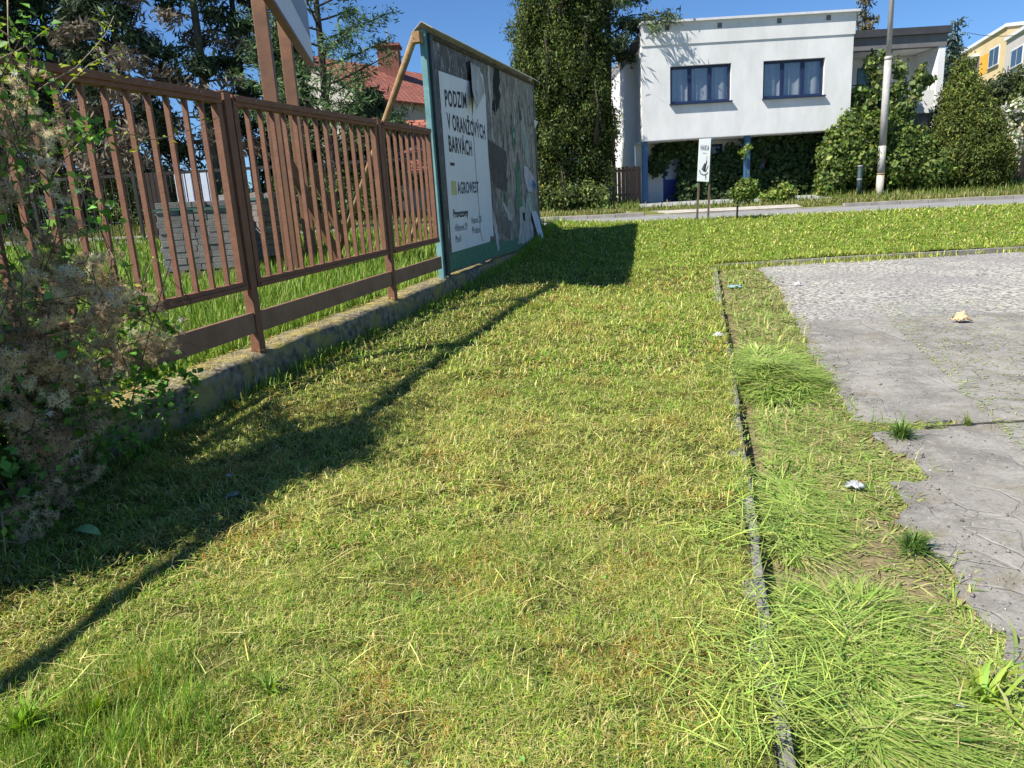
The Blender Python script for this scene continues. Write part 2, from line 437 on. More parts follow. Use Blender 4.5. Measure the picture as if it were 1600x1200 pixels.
# kerbs of the parking lot
KERB = surf('kerb_concrete', (0.27, 0.255, 0.225), 0.95, (0.14, 0.135, 0.11), 7, bump=0.7, bscale=45)
mb = MB()
ys = np.arange(-3, Y_BANK, 1.0)
for a in ys:
    b = min(a + 0.985, Y_BANK)
    j = RNG.uniform(-0.008, 0.008); h = RNG.uniform(-0.006, 0.006)
    za, zb = plane_z(a) + h - 0.008, plane_z(b) + h - 0.008
    x0, x1 = kerb_x(a) + j, kerb_x(b) + j
    mb.quadbox([(x0 - 0.10, a, za - 0.3), (x0, a, za - 0.3), (x1, b, zb - 0.3), (x1 - 0.10, b, zb - 0.3),
                (x0 - 0.10, a, za), (x0, a, za), (x1, b, zb), (x1 - 0.10, b, zb)])
k = mb.build('kerb_edging', KERB, bevel=0.008); tag(k, kind='structure')
mb = MB()
x = kerb_x(Y_BANK) - 0.02
while x < 44:
    y0 = Y_BANK - 0.06 + 0.01 * RNG.uniform(-1, 1) + 0.10 * math.exp(-(x - 4) / 0.8); z = plane_z(Y_BANK) + 0.012 + 0.008 * RNG.uniform(-1, 1)
    mb.box((x, y0 - 0.06, z - 0.4), (x + 0.985, y0 + 0.06, z)); x += 1.0
k = mb.build('kerb_rear', KERB, bevel=0.01); tag(k, kind='structure')

# road, road kerb, verge, footpath
ROAD_M = surf('road_asphalt', (0.27, 0.27, 0.265), 0.92, (0.20, 0.20, 0.20), 1.4, bump=0.5, bscale=70, spec=0.25)
sheet('road', lambda y: (-70.0, 90.0), road_z, np.linspace(Y_RN - 0.05, Y_RF, 12), 40, ROAD_M)
mb = MB()
x = -40.0
while x < 60:
    dz = 0.035 if 4.6 < x < 11.2 else 0.13
    xa, xb = x, x + 0.98
    za, zb = z_rf(xa) + dz + RNG.uniform(-.008, .008), z_rf(xb) + dz + RNG.uniform(-.008, .008)
    mb.quadbox([(xa, Y_RF, za - .5), (xb, Y_RF, zb - .5), (xb, Y_RF + .15, zb - .5), (xa, Y_RF + .15, za - .5), (xa, Y_RF, za), (xb, Y_RF, zb), (xb, Y_RF + .15, zb), (xa, Y_RF + .15, za)])
    x += 1.0
k = mb.build('kerb_road', surf('road_kerb_stone', (0.36, 0.33, 0.29), 0.9, (0.22, 0.20, 0.17), 2.5, bump=0.4, bscale=30), bevel=0.015); tag(k, kind='structure')
sheet('verge', lambda y: (-70.0, 90.0), lambda x, y: verge_z(x, y) - 0.02, np.concatenate([np.linspace(Y_RF + 0.1, 30, 16), np.linspace(31, 90, 14)]), 70, VERGE_M)
sheet('footpath', lambda y: (4.4, 10.6), lambda x, y: verge_z(x, y) + 0.004, np.linspace(Y_RF + 0.16, 26.15, 4), 12, surf('path_concrete', (0.42, 0.39, 0.34), 0.95, (0.30, 0.28, 0.24), 3, bump=0.3))
sheet('footpath_house', lambda y: (5.1, 12.2), lambda x, y: verge_z(x, y) + 0.004, np.linspace(26.75, 30, 6), 12, surf('path_asphalt', (0.33, 0.33, 0.33), 0.95, (0.25, 0.25, 0.25), 3, bump=0.3))
mb = MB(); mb.poly([(-1500, -900, -1.2), (1500, -900, -1.2), (1500, 88, -1.2), (-1500, 88, -1.2)])
mb.poly([(-1500, 88, -1.2), (1500, 88, -1.2), (1500, 1500, 2.5), (-1500, 1500, 2.5)])
tag(mb.build('terrain', VERGE_M), kind='structure')

# ------------------------------------------------------------------ blades and leaves
def blades(name, P, L, W, yaw, lean, col, mat=GRASS, parent=None, tipf=0.1):
    N = len(P)
    L, W, lean = [np.broadcast_to(np.asarray(q, float), (N,)) for q in (L, W, lean)]
    h = np.stack([np.cos(yaw), np.sin(yaw), np.zeros(N)], 1); z = np.array([0, 0, 1.0])
    sd_ = np.stack([-np.sin(yaw), np.cos(yaw), np.zeros(N)], 1)
    fl = (lean > 1.2) * 1.0
    l1 = lean * (0.55 + 0.40 * fl)
    mid = P + (L * 0.52)[:, None] * (np.sin(l1)[:, None] * h + np.cos(l1)[:, None] * z)
    l2 = np.minimum(lean * (1.35 - 0.25 * fl), 1.66)
    tip = mid + (L * 0.5)[:, None] * (np.sin(l2)[:, None] * h + np.cos(l2)[:, None] * z)
    V = np.empty((N, 5, 3)); w = (W / 2)[:, None] * sd_
    V[:, 0] = P - w; V[:, 1] = P + w; V[:, 2] = mid + w * 0.85; V[:, 3] = mid - w * 0.85; V[:, 4] = tip
    i = np.arange(N) * 5
    q = np.stack([i, i + 1, i + 2, i + 3], 1); t = np.stack([i + 3, i + 2, i + 4], 1)
    C = np.repeat(col[:, None, :], 5, 1).reshape(-1, 3)
    return npmesh(name, V.reshape(-1, 3), [q, t], mat, parent, C)
def leaves(name, P, nrm, size, asp, col, mat=LEAF, parent=None, dirv=None, fold=0.18, jit=1.0):
    N = len(P)
    nrm = nrm / (np.linalg.norm(nrm, axis=1, keepdims=True) + 1e-9)
    if dirv is None: dirv = RNG.normal(size=(N, 3))
    a = dirv - nrm * (dirv * nrm).sum(1, keepdims=True); a /= np.linalg.norm(a, axis=1, keepdims=True) + 1e-9
    b = np.cross(nrm, a)
    s = np.broadcast_to(np.asarray(size, float), (N,))[:, None]
    V = np.empty((N, 4, 3))
    V[:, 0] = P - a * s * 0.5
    V[:, 1] = P + b * s * 0.5 * asp + nrm * s * fold - a * s * 0.05
    V[:, 2] = P + a * s * 0.5
    V[:, 3] = P - b * s * 0.5 * asp + nrm * s * fold - a * s * 0.05
    i = np.arange(N) * 4
    F = np.concatenate([np.stack([i, i + 1, i + 2], 1), np.stack([i, i + 2, i + 3], 1)])
    C = np.repeat(col[:, None, :], 4, 1).reshape(-1, 3)
    return npmesh(name, V.reshape(-1, 3), [F], mat, parent, C)
def tint(base, N, v=0.25, hue=0.12):
    base = np.asarray(base, float)
    k = np.exp(RNG.normal(0, v, (N, 1)))
    c = base[None] * k * (1 + RNG.normal(0, hue, (N, 3)) * np.array([1.0, 0.5, 0.8]))
    return np.clip(c, 0.004, 0.9)
def pick(pal, wts, N):
    """pal (K,3), wts (N,K) -> colours"""
    w = np.asarray(wts, float); w = w / w.sum(1, keepdims=True); c = np.cumsum(w, 1)
    k = (RNG.random((N, 1)) > c).sum(1).clip(0, len(pal) - 1)
    return np.asarray(pal)[k]
PAL = np.array([(0.52, 0.46, 0.16), (0.37, 0.42, 0.075), (0.22, 0.36, 0.042), (0.09, 0.19, 0.022), (0.40, 0.26, 0.055)])
def lawn_cols(x, y):
    N = len(x); s, t = st(x, y)
    g = fbm(x, y, 1.1, 21); g2 = fbm(x, y, 3.3, 31); far = sstep(10.5, 14.5, y)
    w = np.empty((N, 5))
    gr = np.clip((g - 0.40) * 5.0, 0, 1) * 0.75 + 0.25 * np.clip((fbm(x, y, 4.5, 23) - .4) * 5, 0, 1)
    w[:, 0] = 0.46 * (1.15 - gr) * (1 - 0.72 * far)
    w[:, 1] = 0.95
    w[:, 2] = 0.25 + 0.75 * gr + 0.8 * far
    w[:, 3] = 0.10 + 0.22 * gr + 0.10 * far
    w[:, 4] = np.clip((g2 - 0.56) * 7, 0, 1.4) * (1 - far)
    near_wall = np.exp(-np.clip(t, 0, 9) / 0.35)
    w[:, 2] += near_wall; w[:, 3] += 0.8 * near_wall
    lush = np.exp(-((x + 1.35) / .42) ** 2 - ((y - 1.95) / .38) ** 2); w[:, 2] += 4 * lush; w[:, 3] += 1.2 * lush
    kx = kerb_x(y) - x
    w[:, 1] += 0.4 * np.exp(-np.clip(kx, 0, 9) / 0.5)
    c = pick(PAL, w, N)
    mott = 0.36 + 0.50 * fbm(x, y, 9, 27) + 0.56 * fbm(x, y, 26, 29)
    return np.clip(c * mott[:, None] * np.exp(RNG.normal(0, 0.2, (N, 1))) * (1 + RNG.normal(0, 0.08, (N, 3))), 0.01, 0.85)
def rand_lawn(n, d0, d1, ang0=-52, ang1=40):
    u = RNG.random(n); d = np.sqrt(d0 * d0 + u * (d1 * d1 - d0 * d0)); a = np.radians(RNG.uniform(ang0, ang1, n))
    x, y = d * np.sin(a), d * np.cos(a)
    s, t = st(x, y)
    ok = ((t > 0.06) | ((s > 11.8) & (y > 17.5) & (x > -4))) & (y < Y_RN + 0.1) & (x < 42)
    ok &= np.where(y < Y_BANK, x < kerb_x(y) - np.where(y < 3.4, 0.095, 0.025) + (RNG.random(n) < 0.12) * 0.05, True)
    return x[ok], y[ok], d[ok]
for nm, d0, d1, dens, wd, ln in (('a', 1.35, 3.2, 54000, 0.0022, 0.0185), ('b', 3.2, 6.0, 17000, 0.0039, 0.026), ('c', 6.0, 11.0, 4600, 0.0080, 0.042), ('d', 11.0, 16.5, 1900, 0.0115, 0.045), ('e', 16.5, 30.0, 750, 0.017, 0.05)):
    area = math.pi * (d1 ** 2 - d0 ** 2) * (92 / 360)
    x, y, d = rand_lawn(int(area * dens), d0, d1)
    N = len(x)
    s, t = st(x, y)
    clump = fbm(x, y, 7, 41)
    keep = RNG.random(N) < np.clip(2.8 * (clump - 0.24), 0.22, 1)
    x, y, d, t, clump = x[keep], y[keep], d[keep], t[keep], clump[keep]; N = len(x)
    P = np.stack([x, y, lawn_z(x, y) - 0.004], 1)
    flat = RNG.random(N) < 0.74
    tall = 1 + 1.6 * np.exp(-np.clip(t, 0, 9) / 0.12) + 0.6 * (clump > 0.62)
    L = ln * np.exp(RNG.normal(0, 0.35, N)) * np.where(flat, 1.75, tall)
    lush = np.exp(-((x + 1.35) / .42) ** 2 - ((y - 1.95) / .38) ** 2); flat = flat & (RNG.random(N) > lush * .8); L = np.where(flat, L, L * (1 + 1.3 * lush))
    lean = np.where(flat, RNG.uniform(1.05, 1.5, N), np.abs(RNG.normal(0.45, 0.35, N)))
    P[:, 2] += np.where(flat, RNG.uniform(0, 0.022, N), 0)
    col = lawn_cols(x, y)
    col = np.where(flat[:, None] & (RNG.random((N, 1)) < 0.22), tint((0.55, 0.49, 0.20), N, 0.2, 0.05), col)
    tag(blades('lawn_grass', P, L, wd * np.exp(RNG.normal(0, 0.25, N)), RNG.uniform(0, 2 * np.pi, N), lean, col), 'short mown yellow green lawn with dry straw between fence and kerb' if nm in 'abc' else 'bright green short grass on the rising bank before the road', 'grass', kind='stuff')
# long cut stalks lying loose on the lawn
x, y, d = rand_lawn(3000, 1.5, 9); N = len(x)
P = np.stack([x, y, lawn_z(x, y) + 0.03 + RNG.uniform(0, 0.02, N)], 1)
tag(blades('cut_stalks', P, RNG.uniform(0.06, 0.22, N), 0.0022 + 0.0006 * d, RNG.uniform(0, 6.28, N), RNG.uniform(1.45, 1.6, N), tint((0.46, 0.44, 0.15), N, 0.3, 0.1)), 'loose pale cut grass stalks scattered over the mown lawn', 'clippings', kind='stuff')
# tall lush grass in the yard behind the fence
def yard_grass():
    n = 75000
    u = RNG.random(n); y = 2.0 + 17.0 * u ** 1.25; x = fence_x(y) - 0.34 - RNG.random(n) ** 1.3 * (3.0 + 0.85 * y)
    dd = np.hypot(x, y)
    P = np.stack([x, y, yard_z(x, y)], 1); N = n
    g = fbm(x, y, 0.7, 51)
    c = pick(np.array([(0.20, 0.33, 0.045), (0.13, 0.25, 0.03), (0.30, 0.38, 0.07), (0.42, 0.38, 0.17)]), np.stack([np.ones(N), np.ones(N), 0.6 + g, np.clip((g - 0.55) * 3, 0.04, 2)], 1), N)
    return blades('yard_grass', P, RNG.uniform(0.12, 0.34, N) * (0.6 + 0.7 * g), 0.006 + 0.0011 * dd, RNG.uniform(0, 6.28, N), np.abs(RNG.normal(0.35, 0.3, N)), tint((1, 1, 1), N, 0.2, 0.06) * c)
tag(yard_grass(), 'tall lush green grass in the yard behind the brown fence', 'grass', kind='stuff')
def verge_grass():
    n = 42000
    x = RNG.uniform(-22, 27, n); y = Y_RF + 0.18 + RNG.random(n) ** 1.2 * 3.0
    ok = ~((x > 4.4) & (x < 10.6) & (y < 26.15)) & ~((x > 5.1) & (x < 12.2) & (y > 26.75))
    x, y = x[ok], y[ok]; N = len(x)
    c = pick(np.array([(0.17, 0.24, 0.045), (0.27, 0.27, 0.08), (0.36, 0.31, 0.14), (0.1, 0.16, 0.03)]), np.stack([1 + 1.5 * (y > 26.3), np.ones(N), 1.4 * (y < 26.4) + 0.2, np.full(N, 0.6)], 1), N)
    return blades('verge_grass', np.stack([x, y, verge_z(x, y) - 0.02], 1), RNG.uniform(0.08, 0.2, N) + 0.22 * (RNG.random(N) ** 3) * (y > 26.5), 0.028, RNG.uniform(0, 6.28, N), np.abs(RNG.normal(0.4, 0.3, N)), tint((1, 1, 1), N, 0.2, 0.06) * c)
tag(verge_grass(), 'rough uncut grass on the verge beyond the road', 'grass', kind='stuff')
# mown grass raked over the kerb: long limp blades lying in heaps on the strip
def heap_h(x, y):
    h = 0.0
    for cx, cy, rx, ry, hh in HEAPS:
        dx, dy = x - cx, y - cy
        u = (dx * fd[1] - dy * fd[0]) / rx; v = (dx * fd[0] + dy * fd[1]) / ry
        h = np.maximum(h, hh * np.clip(1.15 - (u * u + v * v) - 0.9 * (fbm(x, y, 2.2, 77) - 0.35), 0, 1) ** 0.8)
    h = h * (0.55 + 0.9 * fbm(x, y, 3.2, 71)) * np.clip((x - kerb_x(y) - .03) / 0.2, 0, 1)
    return h
_h1, _h2, _h3, _h4 = onpark(1195, 590), onpark(1345, 1010), onpark(1262, 800), onpark(1420, 1130)
HEAPS = [(_h1[0], _h1[1], 0.40, 0.75, 0.13), (_h2[0] - 0.07, _h2[1], 0.25, 0.36, 0.075), (_h3[0] - .12, _h3[1], 0.16, 0.5, 0.025), (_h4[0] - .15, _h4[1], 0.22, 0.25, 0.05), (_h4[0] - 0.15, 1.2, 0.25, 0.4, 0.05)]
def strip_grass():
    n = 260000
    y = 1.0 + 12.6 * RNG.random(n) ** 2.1; w = RNG.random(n)
    ex = np.interp(y, EDGE[::-1][::-1][:, 1], EDGE[:, 0]) if False else np.interp(y, np.sort(EDGE[:33, 1]), EDGE[:33, 0][np.argsort(EDGE[:33, 1])])
    x = kerb_x(y) + 0.045 + w * (ex - kerb_x(y) - 0.0)
    h = heap_h(x, y); d = np.hypot(x, y)
    f = fbm(x, y, 2.6, 61)
    dens = np.clip(0.03 + 0.16 * (y > 5.5) + 0.75 * np.clip((f - 0.42) * 5, 0, 1) * (1.0 - 0.8 * w ** 1.5), 0, 1) * np.clip(1.15 - 0.075 * y, 0.25, 1)
    dens = dens * np.where((x - kerb_x(y) < 0.13) & (h < 0.03), 0.06, 1)
    keep = RNG.random(n) < np.where(h > 0.004, np.clip(0.35 + 1.3 * (fbm(x, y, 9, 91) - 0.2), 0.2, 1), dens)
    x, y, h, d, f, w = x[keep], y[keep], h[keep], d[keep], f[keep], w[keep]; N = len(x)
    inside = h > 0.004
    z = soil_z(x, y) + h * RNG.random(N) ** 0.45 + 0.004
    L = np.where(inside, 0.06 + 0.26 * RNG.random(N) ** 1.6, RNG.uniform(0.03, 0.15, N)) * np.where(y < 6, 1, 1.2)
    W = (0.0019 + 0.0009 * d) * np.exp(RNG.normal(0, 0.25, N))
    lean = np.where(inside, RNG.uniform(1.36, 1.64, N), np.where(RNG.random(N) < 0.97, RNG.uniform(1.3, 1.58, N), RNG.uniform(0.2, 0.9, N)))
    yaw = np.where(RNG.random(N) < 0.62, 9.0 * fbm(x, y, 1.7, 95) - 3.2 + RNG.normal(0, 0.45, N) + np.pi * (RNG.random(N) < 0.35), RNG.uniform(0, 6.28, N))
    pal = np.array([(0.40, 0.50, 0.12), (0.27, 0.42, 0.07), (0.13, 0.25, 0.035), (0.54, 0.53, 0.22), (0.46, 0.36, 0.16)])
    wt = np.stack([np.full(N, 1.0) + inside, np.full(N, 0.9) + 0.6 * inside, np.full(N, 0.4), 0.8 - 0.25 * inside, (0.7 + 0.5 * (y > 7)) * (1 - inside * 0.9)], 1)
    W = W * np.where(RNG.random(N) < .12, 1.9, 1); c = pick(pal, wt, N) * tint((1, 1, 1), N, 0.3, 0.07) * (0.7 + 0.6 * fbm(x, y, 11, 93))[:, None]
    return blades('grass_clippings', np.stack([x, y, z], 1), L, W, yaw, lean, c)
tag(strip_grass(), 'heaps of fresh long mown grass lying between the kerb edging and asphalt', 'clippings', kind='stuff')
# clippings that spill back over the kerb on to the lawn, and litter of clippings on the asphalt
def spill():
    n = 1000; y = RNG.choice([2.0, 2.35, 3.1, 5.9], n, p=[.45, .15, .2, .2]) + RNG.normal(0, 0.17, n); x = kerb_x(y) + RNG.normal(-0.05, 0.14, n)
    P = np.stack([x, y, plane_z(y) + 0.03 + RNG.uniform(0, 0.02, n)], 1)
    n2 = 5200; y2 = 2.0 + 7 * RNG.random(n2) ** 1.5; x2 = 1.7 + 0.33 * y2 + RNG.random(n2) ** 1.7 * (1 + 0.6 * y2)
    P2 = np.stack([x2, y2, park_z(x2, y2) + 0.03], 1)
    P = np.concatenate([P, P2]); N = len(P)
    L = np.concatenate([RNG.uniform(0.08, 0.26, n), RNG.uniform(0.02, 0.06, n2)])
    return blades('loose_clippings', P, L, 0.0024 + 0.0008 * P[:, 1], RNG.uniform(0, 6.28, N), RNG.uniform(1.42, 1.6, N), tint((0.30, 0.39, 0.085), N, 0.35, 0.10))
tag(spill(), 'loose cut grass blades strewn over the kerb and asphalt', 'clippings', kind='stuff')

# clover and other small broad leaves in the turf
x, y, d = rand_lawn(26000, 1.4, 9.0); g = fbm(x, y, 2.4, 83); keep = RNG.random(len(x)) < np.clip((g - .5) * 4, 0.03, 1); x, y, d = x[keep], y[keep], d[keep]; N = len(x)
P = np.stack([x, y, lawn_z(x, y) + RNG.uniform(.008, .03, N)], 1)
tag(leaves('lawn_herbs', P, np.tile([0, 0, 1.0], (N, 1)) + RNG.normal(size=(N, 3)) * .4, (0.011 + .0012 * d) * np.exp(RNG.normal(0, .35, N)), .7, tint((0.17, 0.30, 0.05), N, .3)), 'small clover and plantain leaves scattered through the mown lawn', 'ground cover', kind='stuff')
# straw and moss bits on the low wall
n = 5000; s = RNG.uniform(-5, 11.5, n); t = RNG.uniform(-.28, .03, n); P = F0 + fd * s[:, None] + fn * t[:, None]; P[:, 2] = top_z(s) + .014
tag(blades('wall_straw', P, RNG.uniform(.03, .10, n), .006, RNG.uniform(0, 6.28, n), RNG.uniform(1.4, 1.58, n), tint((0.46, 0.38, 0.14), n, .3, .1)), 'dry straw and moss lying on top of the low concrete wall', 'straw', kind='stuff')
# longer uncut grass along the foot of the wall
n = 9000; s = RNG.uniform(-4.5, 12.5, n); t = .05 + np.abs(RNG.normal(0, .07, n)); P = F0 + fd * s[:, None] + fn * t[:, None]; P[:, 2] = lawn_z(P[:, 0], P[:, 1])
keep = RNG.random(n) < np.clip((fbm(s, t * 0, 1.1, 87) - .3) * 2.4, .08, 1); P = P[keep]; n = len(P)
tag(blades('wall_foot_grass', P, RNG.uniform(.06, .20, n), .004 + .0005 * P[:, 1], RNG.uniform(0, 6.28, n), np.abs(RNG.normal(.5, .4, n)), tint((0.22, 0.32, 0.05), n, .3, .1)), 'longer uncut grass along the foot of the low concrete wall', 'grass', kind='stuff')

# small stones and crumbs of asphalt
n = 2000; y = 2.0 + 10 * RNG.random(n) ** 1.6; ex = np.interp(y, np.sort(EDGE[:33, 1]), EDGE[:33, 0][np.argsort(EDGE[:33, 1])])
x = ex + np.where(RNG.random(n) < .6, RNG.normal(0, .22, n), RNG.uniform(-.3, 4.5, n)); ok = x > kerb_x(y) + .1; x, y = x[ok], y[ok]; n = len(x)
r = RNG.uniform(.0022, .0055, n) * (1 + .10 * y) * np.where(RNG.random(n) < .06, 2.0, 1)
oct_ = np.array([(1, 0, 0), (0, 1, 0), (-1, 0, 0), (0, -1, 0), (0, 0, .8), (0, 0, -.5)], float)
V = np.stack([x, y, park_z(x, y) + .024 + r * .3], 1)[:, None, :] + oct_[None] * r[:, None, None] * RNG.uniform(.6, 1.3, (n, 6, 1))
tf = np.array([(0, 1, 4), (1, 2, 4), (2, 3, 4), (3, 0, 4), (1, 0, 5), (2, 1, 5), (3, 2, 5), (0, 3, 5)]); F = (np.arange(n)[:, None, None] * 6 + tf[None]).reshape(-1, 3)
PEB = leafmat('pebble', 0.0, 0.95, 0.1)
tag(npmesh('pebbles', V.reshape(-1, 3), [F], PEB, None, np.repeat(tint((0.21, 0.19, 0.16), n, .45, .05), 6, 0)), 'small stones and asphalt crumbs along the broken paving edge', 'pebbles', kind='stuff')
# twigs, stalks and dry bits on the asphalt
n = 900; y = 2.2 + 6 * RNG.random(n); x = 1.9 + .33 * y + RNG.random(n) ** 1.4 * (.8 + .6 * y)
P = np.stack([x, y, park_z(x, y) + .027], 1)
tag(blades('dry_bits', P, RNG.uniform(.02, .09, n), .003 + .0006 * y, RNG.uniform(0, 6.28, n), RNG.uniform(1.5, 1.57, n), np.where(RNG.random((n, 1)) < .5, tint((.10, .075, .05), n, .3), tint((.40, .40, .16), n, .3))), 'dry stalks and dark twigs scattered over the grey asphalt', 'plant debris', kind='stuff')

n = 9000; x = 3.95 + 13 * RNG.random(n) ** 1.2; side = RNG.random(n) < .55; y = np.where(side, Y_BANK - .13 - np.abs(RNG.normal(0, .14, n)), Y_BANK + .02 + np.abs(RNG.normal(0, .05, n)))
keep = RNG.random(n) < np.clip((fbm(x, y, .9, 97) - .30) * 2.6, .04, 1); x, y, side = x[keep], y[keep], side[keep]; n = len(x)
P = np.stack([x, y, np.where(side, park_z(x, y) + .02, lawn_z(x, y))], 1)
tag(blades('rear_kerb_grass', P, RNG.uniform(.05, .15, n), .015, RNG.uniform(0, 6.28, n), np.abs(RNG.normal(.8, .5, n)), tint((0.30, 0.34, 0.07), n, .3, .12)), 'straggling grass along the rear kerb of the parking lot', 'grass', kind='stuff')

# ------------------------------------------------------------------ low wall, fence
def noise_box_wall():
    ss = np.arange(-9.0, 11.75, 0.09); prof = [(-0.30, -0.55), (-0.31, -0.02), (-0.27, 0.0), (-0.14, 0.004), (-0.03, 0.0), (0.035, -0.02), (0.04, -0.10), (0.042, -0.2), (0.045, -0.6)]
    V = []; n = len(prof)
    for s in ss:
        jump = 0.012 * math.sin(s * 1.7) 
        for k, (t, dz) in enumerate(prof):
            a = (vnoise(s, k * 3.1, 3.0, 5) - 0.5) * (0.03 if 2 <= k <= 6 else 0.012)
            b = (vnoise(s, k * 3.1, 4.0, 6) - 0.5) * (0.03 if 2 <= k <= 5 else 0.0)
            V.append(FL(s, t + a, top_z(s) + dz + b + jump * 0.5))
    m = len(ss); i = (np.arange(m - 1)[:, None] * n + np.arange(n - 1)[None]).ravel()
    F = np.stack([i, i + n, i + n + 1, i + 1], 1)
    cap = np.array([[ (m - 1) * n + k for k in range(n)]])
    return np.array(V), [F[:, ::-1], cap]
m, n, l, b = mat_new('mossy_concrete')
tc = n.new('ShaderNodeTexCoord')
t1 = n.new('ShaderNodeTexNoise'); t1.inputs['Scale'].default_value = 3; t1.inputs['Detail'].default_value = 8; t1.inputs['Roughness'].default_value = 0.7
t2 = n.new('ShaderNodeTexNoise'); t2.inputs['Scale'].default_value = 14; t2.inputs['Detail'].default_value = 9
for t in (t1, t2): l.new(tc.outputs['Object'], t.inputs['Vector'])
r1 = n.new('ShaderNodeValToRGB'); r1.color_ramp.elements[0].position = .35; r1.color_ramp.elements[1].position = .65
r1.color_ramp.elements[0].color = (0.085, 0.075, 0.055, 1); r1.color_ramp.elements[1].color = (0.27, 0.24, 0.175, 1)
l.new(t2.outputs[0], r1.inputs[0])
r2 = n.new('ShaderNodeValToRGB'); r2.color_ramp.elements[0].position = .45; r2.color_ramp.elements[1].position = .62
l.new(t1.outputs[0], r2.inputs[0])
mx = n.new('ShaderNodeMix'); mx.data_type = 'RGBA'; l.new(r2.outputs[0], mx.inputs[0]); l.new(r1.outputs[0], mx.inputs[6]); mx.inputs[7].default_value = (0.30, 0.25, 0.08, 1)
l.new(mx.outputs[2], b.inputs['Base Color']); b.inputs['Roughness'].default_value = 0.95; b.inputs['Specular IOR Level'].default_value = 0.15
bp = n.new('ShaderNodeBump'); bp.inputs['Strength'].default_value = 0.7; bp.inputs['Distance'].default_value = 0.02
l.new(t2.outputs[0], bp.inputs['Height']); l.new(bp.outputs[0], b.inputs['Normal'])
V, F = noise_box_wall()
tag(npmesh('concrete_wall', V, F, m, smooth=True), 'low rough mossy concrete wall under the brown fence and billboard', 'wall')

ZINCB = surf('bare_rivet', (0.35, 0.33, 0.31), 0.5)
fence = thing('metal_fence', 'brown painted metal picket fence standing on the low concrete wall', 'fence')
RT0, RB0, BD0 = 2.695, 1.165, 0.885
SLP = 0.0325
def zt(s): return RT0 + 0.0315 * s
def zb(s): return RB0 + 0.0335 * s
def zd(s): return BD0 + 0.0315 * s
posts = [-8.79, -5.86, -2.93, 0.0, 2.93]
for s in posts:
    mb = MB(); mb.fbox(s - 0.045, s + 0.045, -0.085, 0.005, top_z(s) - 0.03, zt(s) + 0.012)
    mb.build('post', BROWN, fence, bevel=0.004)
    mb = MB(); mb.fbox(s - 0.05, s + 0.05, -0.09, 0.01, zt(s) + 0.0125, zt(s) + 0.02)
    mb.build('post_cap', BROWN, fence)
bays = [(a, b_) for a, b_ in zip(posts[:-1], posts[1:])] + [(2.93, 4.76)]
for a, b_ in bays:
    s0, s1 = a + 0.075, b_ - 0.075 if b_ < 4.7 else b_ - 0.1
    fr = MB()
    fr.fbox(s0, s1, -0.075, 0.0, zt(s0) - 0.085, zt(s0), zt(s1) - 0.085, zt(s1))          # top rail
    fr.fbox(s0 + .02, s1 - .02, 0.0, 0.018, zt(s0) - 0.052, zt(s0) - 0.003, zt(s1) - 0.052, zt(s1) - 0.003)
    fr.fbox(s0, s1, -0.07, 0.0, zb(s0) - 0.075, zb(s0), zb(s1) - 0.075, zb(s1))            # bottom rail
    fr.fbox(s0 + .02, s1 - .02, 0.0, 0.014, zb(s0) - 0.07, zb(s0) - 0.035, zb(s1) - 0.07, zb(s1) - 0.035)
    for e in (s0, s1 - 0.06):
        fr.fbox(e, e + 0.06, -0.068, -0.004, zb(e), zt(e) - 0.085)
    pf = fr.build('panel_frame', BROWN, fence, bevel=0.003)
    if a >= -3:
        n_ = int(round((s1 - s0 - 0.12) / 0.196)); st_ = (s1 - s0 - 0.06) / n_
        for k in range(1, n_):
            p = s0 + 0.03 + k * st_ + RNG.uniform(-.006, .006)
            q = MB(); q.fbox(p - 0.0115, p + 0.0115, -0.057, -0.015, zb(p) + 0.0, zt(p) - 0.085)
            q.build('picket', BROWN, pf)
    if a >= -3:
        for k in range(int((s1 - s0) / .55)):
            c = s0 + .3 + k * .55; q = MB(); P0_ = FL(c, .018, zt(c) - .027); q.tube([P0_, P0_ + fn * .006], .007, 8); q.build('rivet', ZINCB, pf)
    bd = MB(); bd.fbox(a + 0.0465, min(b_ - 0.0465, 4.70), -0.05, -0.008, zd(a) - 0.18, zd(a), zd(b_) - 0.18, zd(b_))
    bd.build('kick_board', surf('brown_board', (0.24, 0.13, 0.085), 0.6, (0.18, 0.095, 0.06), 5, stretch=(1, 1, 1)), fence, bevel=0.004)

# ------------------------------------------------------------------ lettering
def text_polys(txt, size, bold=0.0, spacing=1.0):
    cu = bpy.data.curves.new('lettering', 'FONT'); cu.body = txt; cu.size = size; cu.offset = bold; cu.space_character = spacing
    cu.resolution_u = 3
    o = bpy.data.objects.new('lettering', cu); COL.objects.link(o)
    bpy.context.view_layer.update()
    me = bpy.data.meshes.new_from_object(o.evaluated_get(bpy.context.evaluated_depsgraph_get()))
    bpy.data.objects.remove(o); bpy.data.curves.remove(cu)
    V = np.array([v.co[:] for v in me.vertices]); F = [list(p.vertices) for p in me.polygons]
    bpy.data.meshes.remove(me)
    return V, F
def put_text(name, txt, width, height, mapf, mat, parent, bold=0.0, spacing=1.0):
    V, F = text_polys(txt, 1.0, bold, spacing)
    lo, hi = V.min(0), V.max(0)
    x = (V[:, 0] - lo[0]) / (hi[0] - lo[0]) * width; y = (V[:, 1] - lo[1]) / (hi[1] - lo[1]) * height
    mb = MB(); mb.v = [tuple(mapf(a, b)) for a, b in zip(x, y)]; mb.f = F
    return mb.build(name, mat, parent)

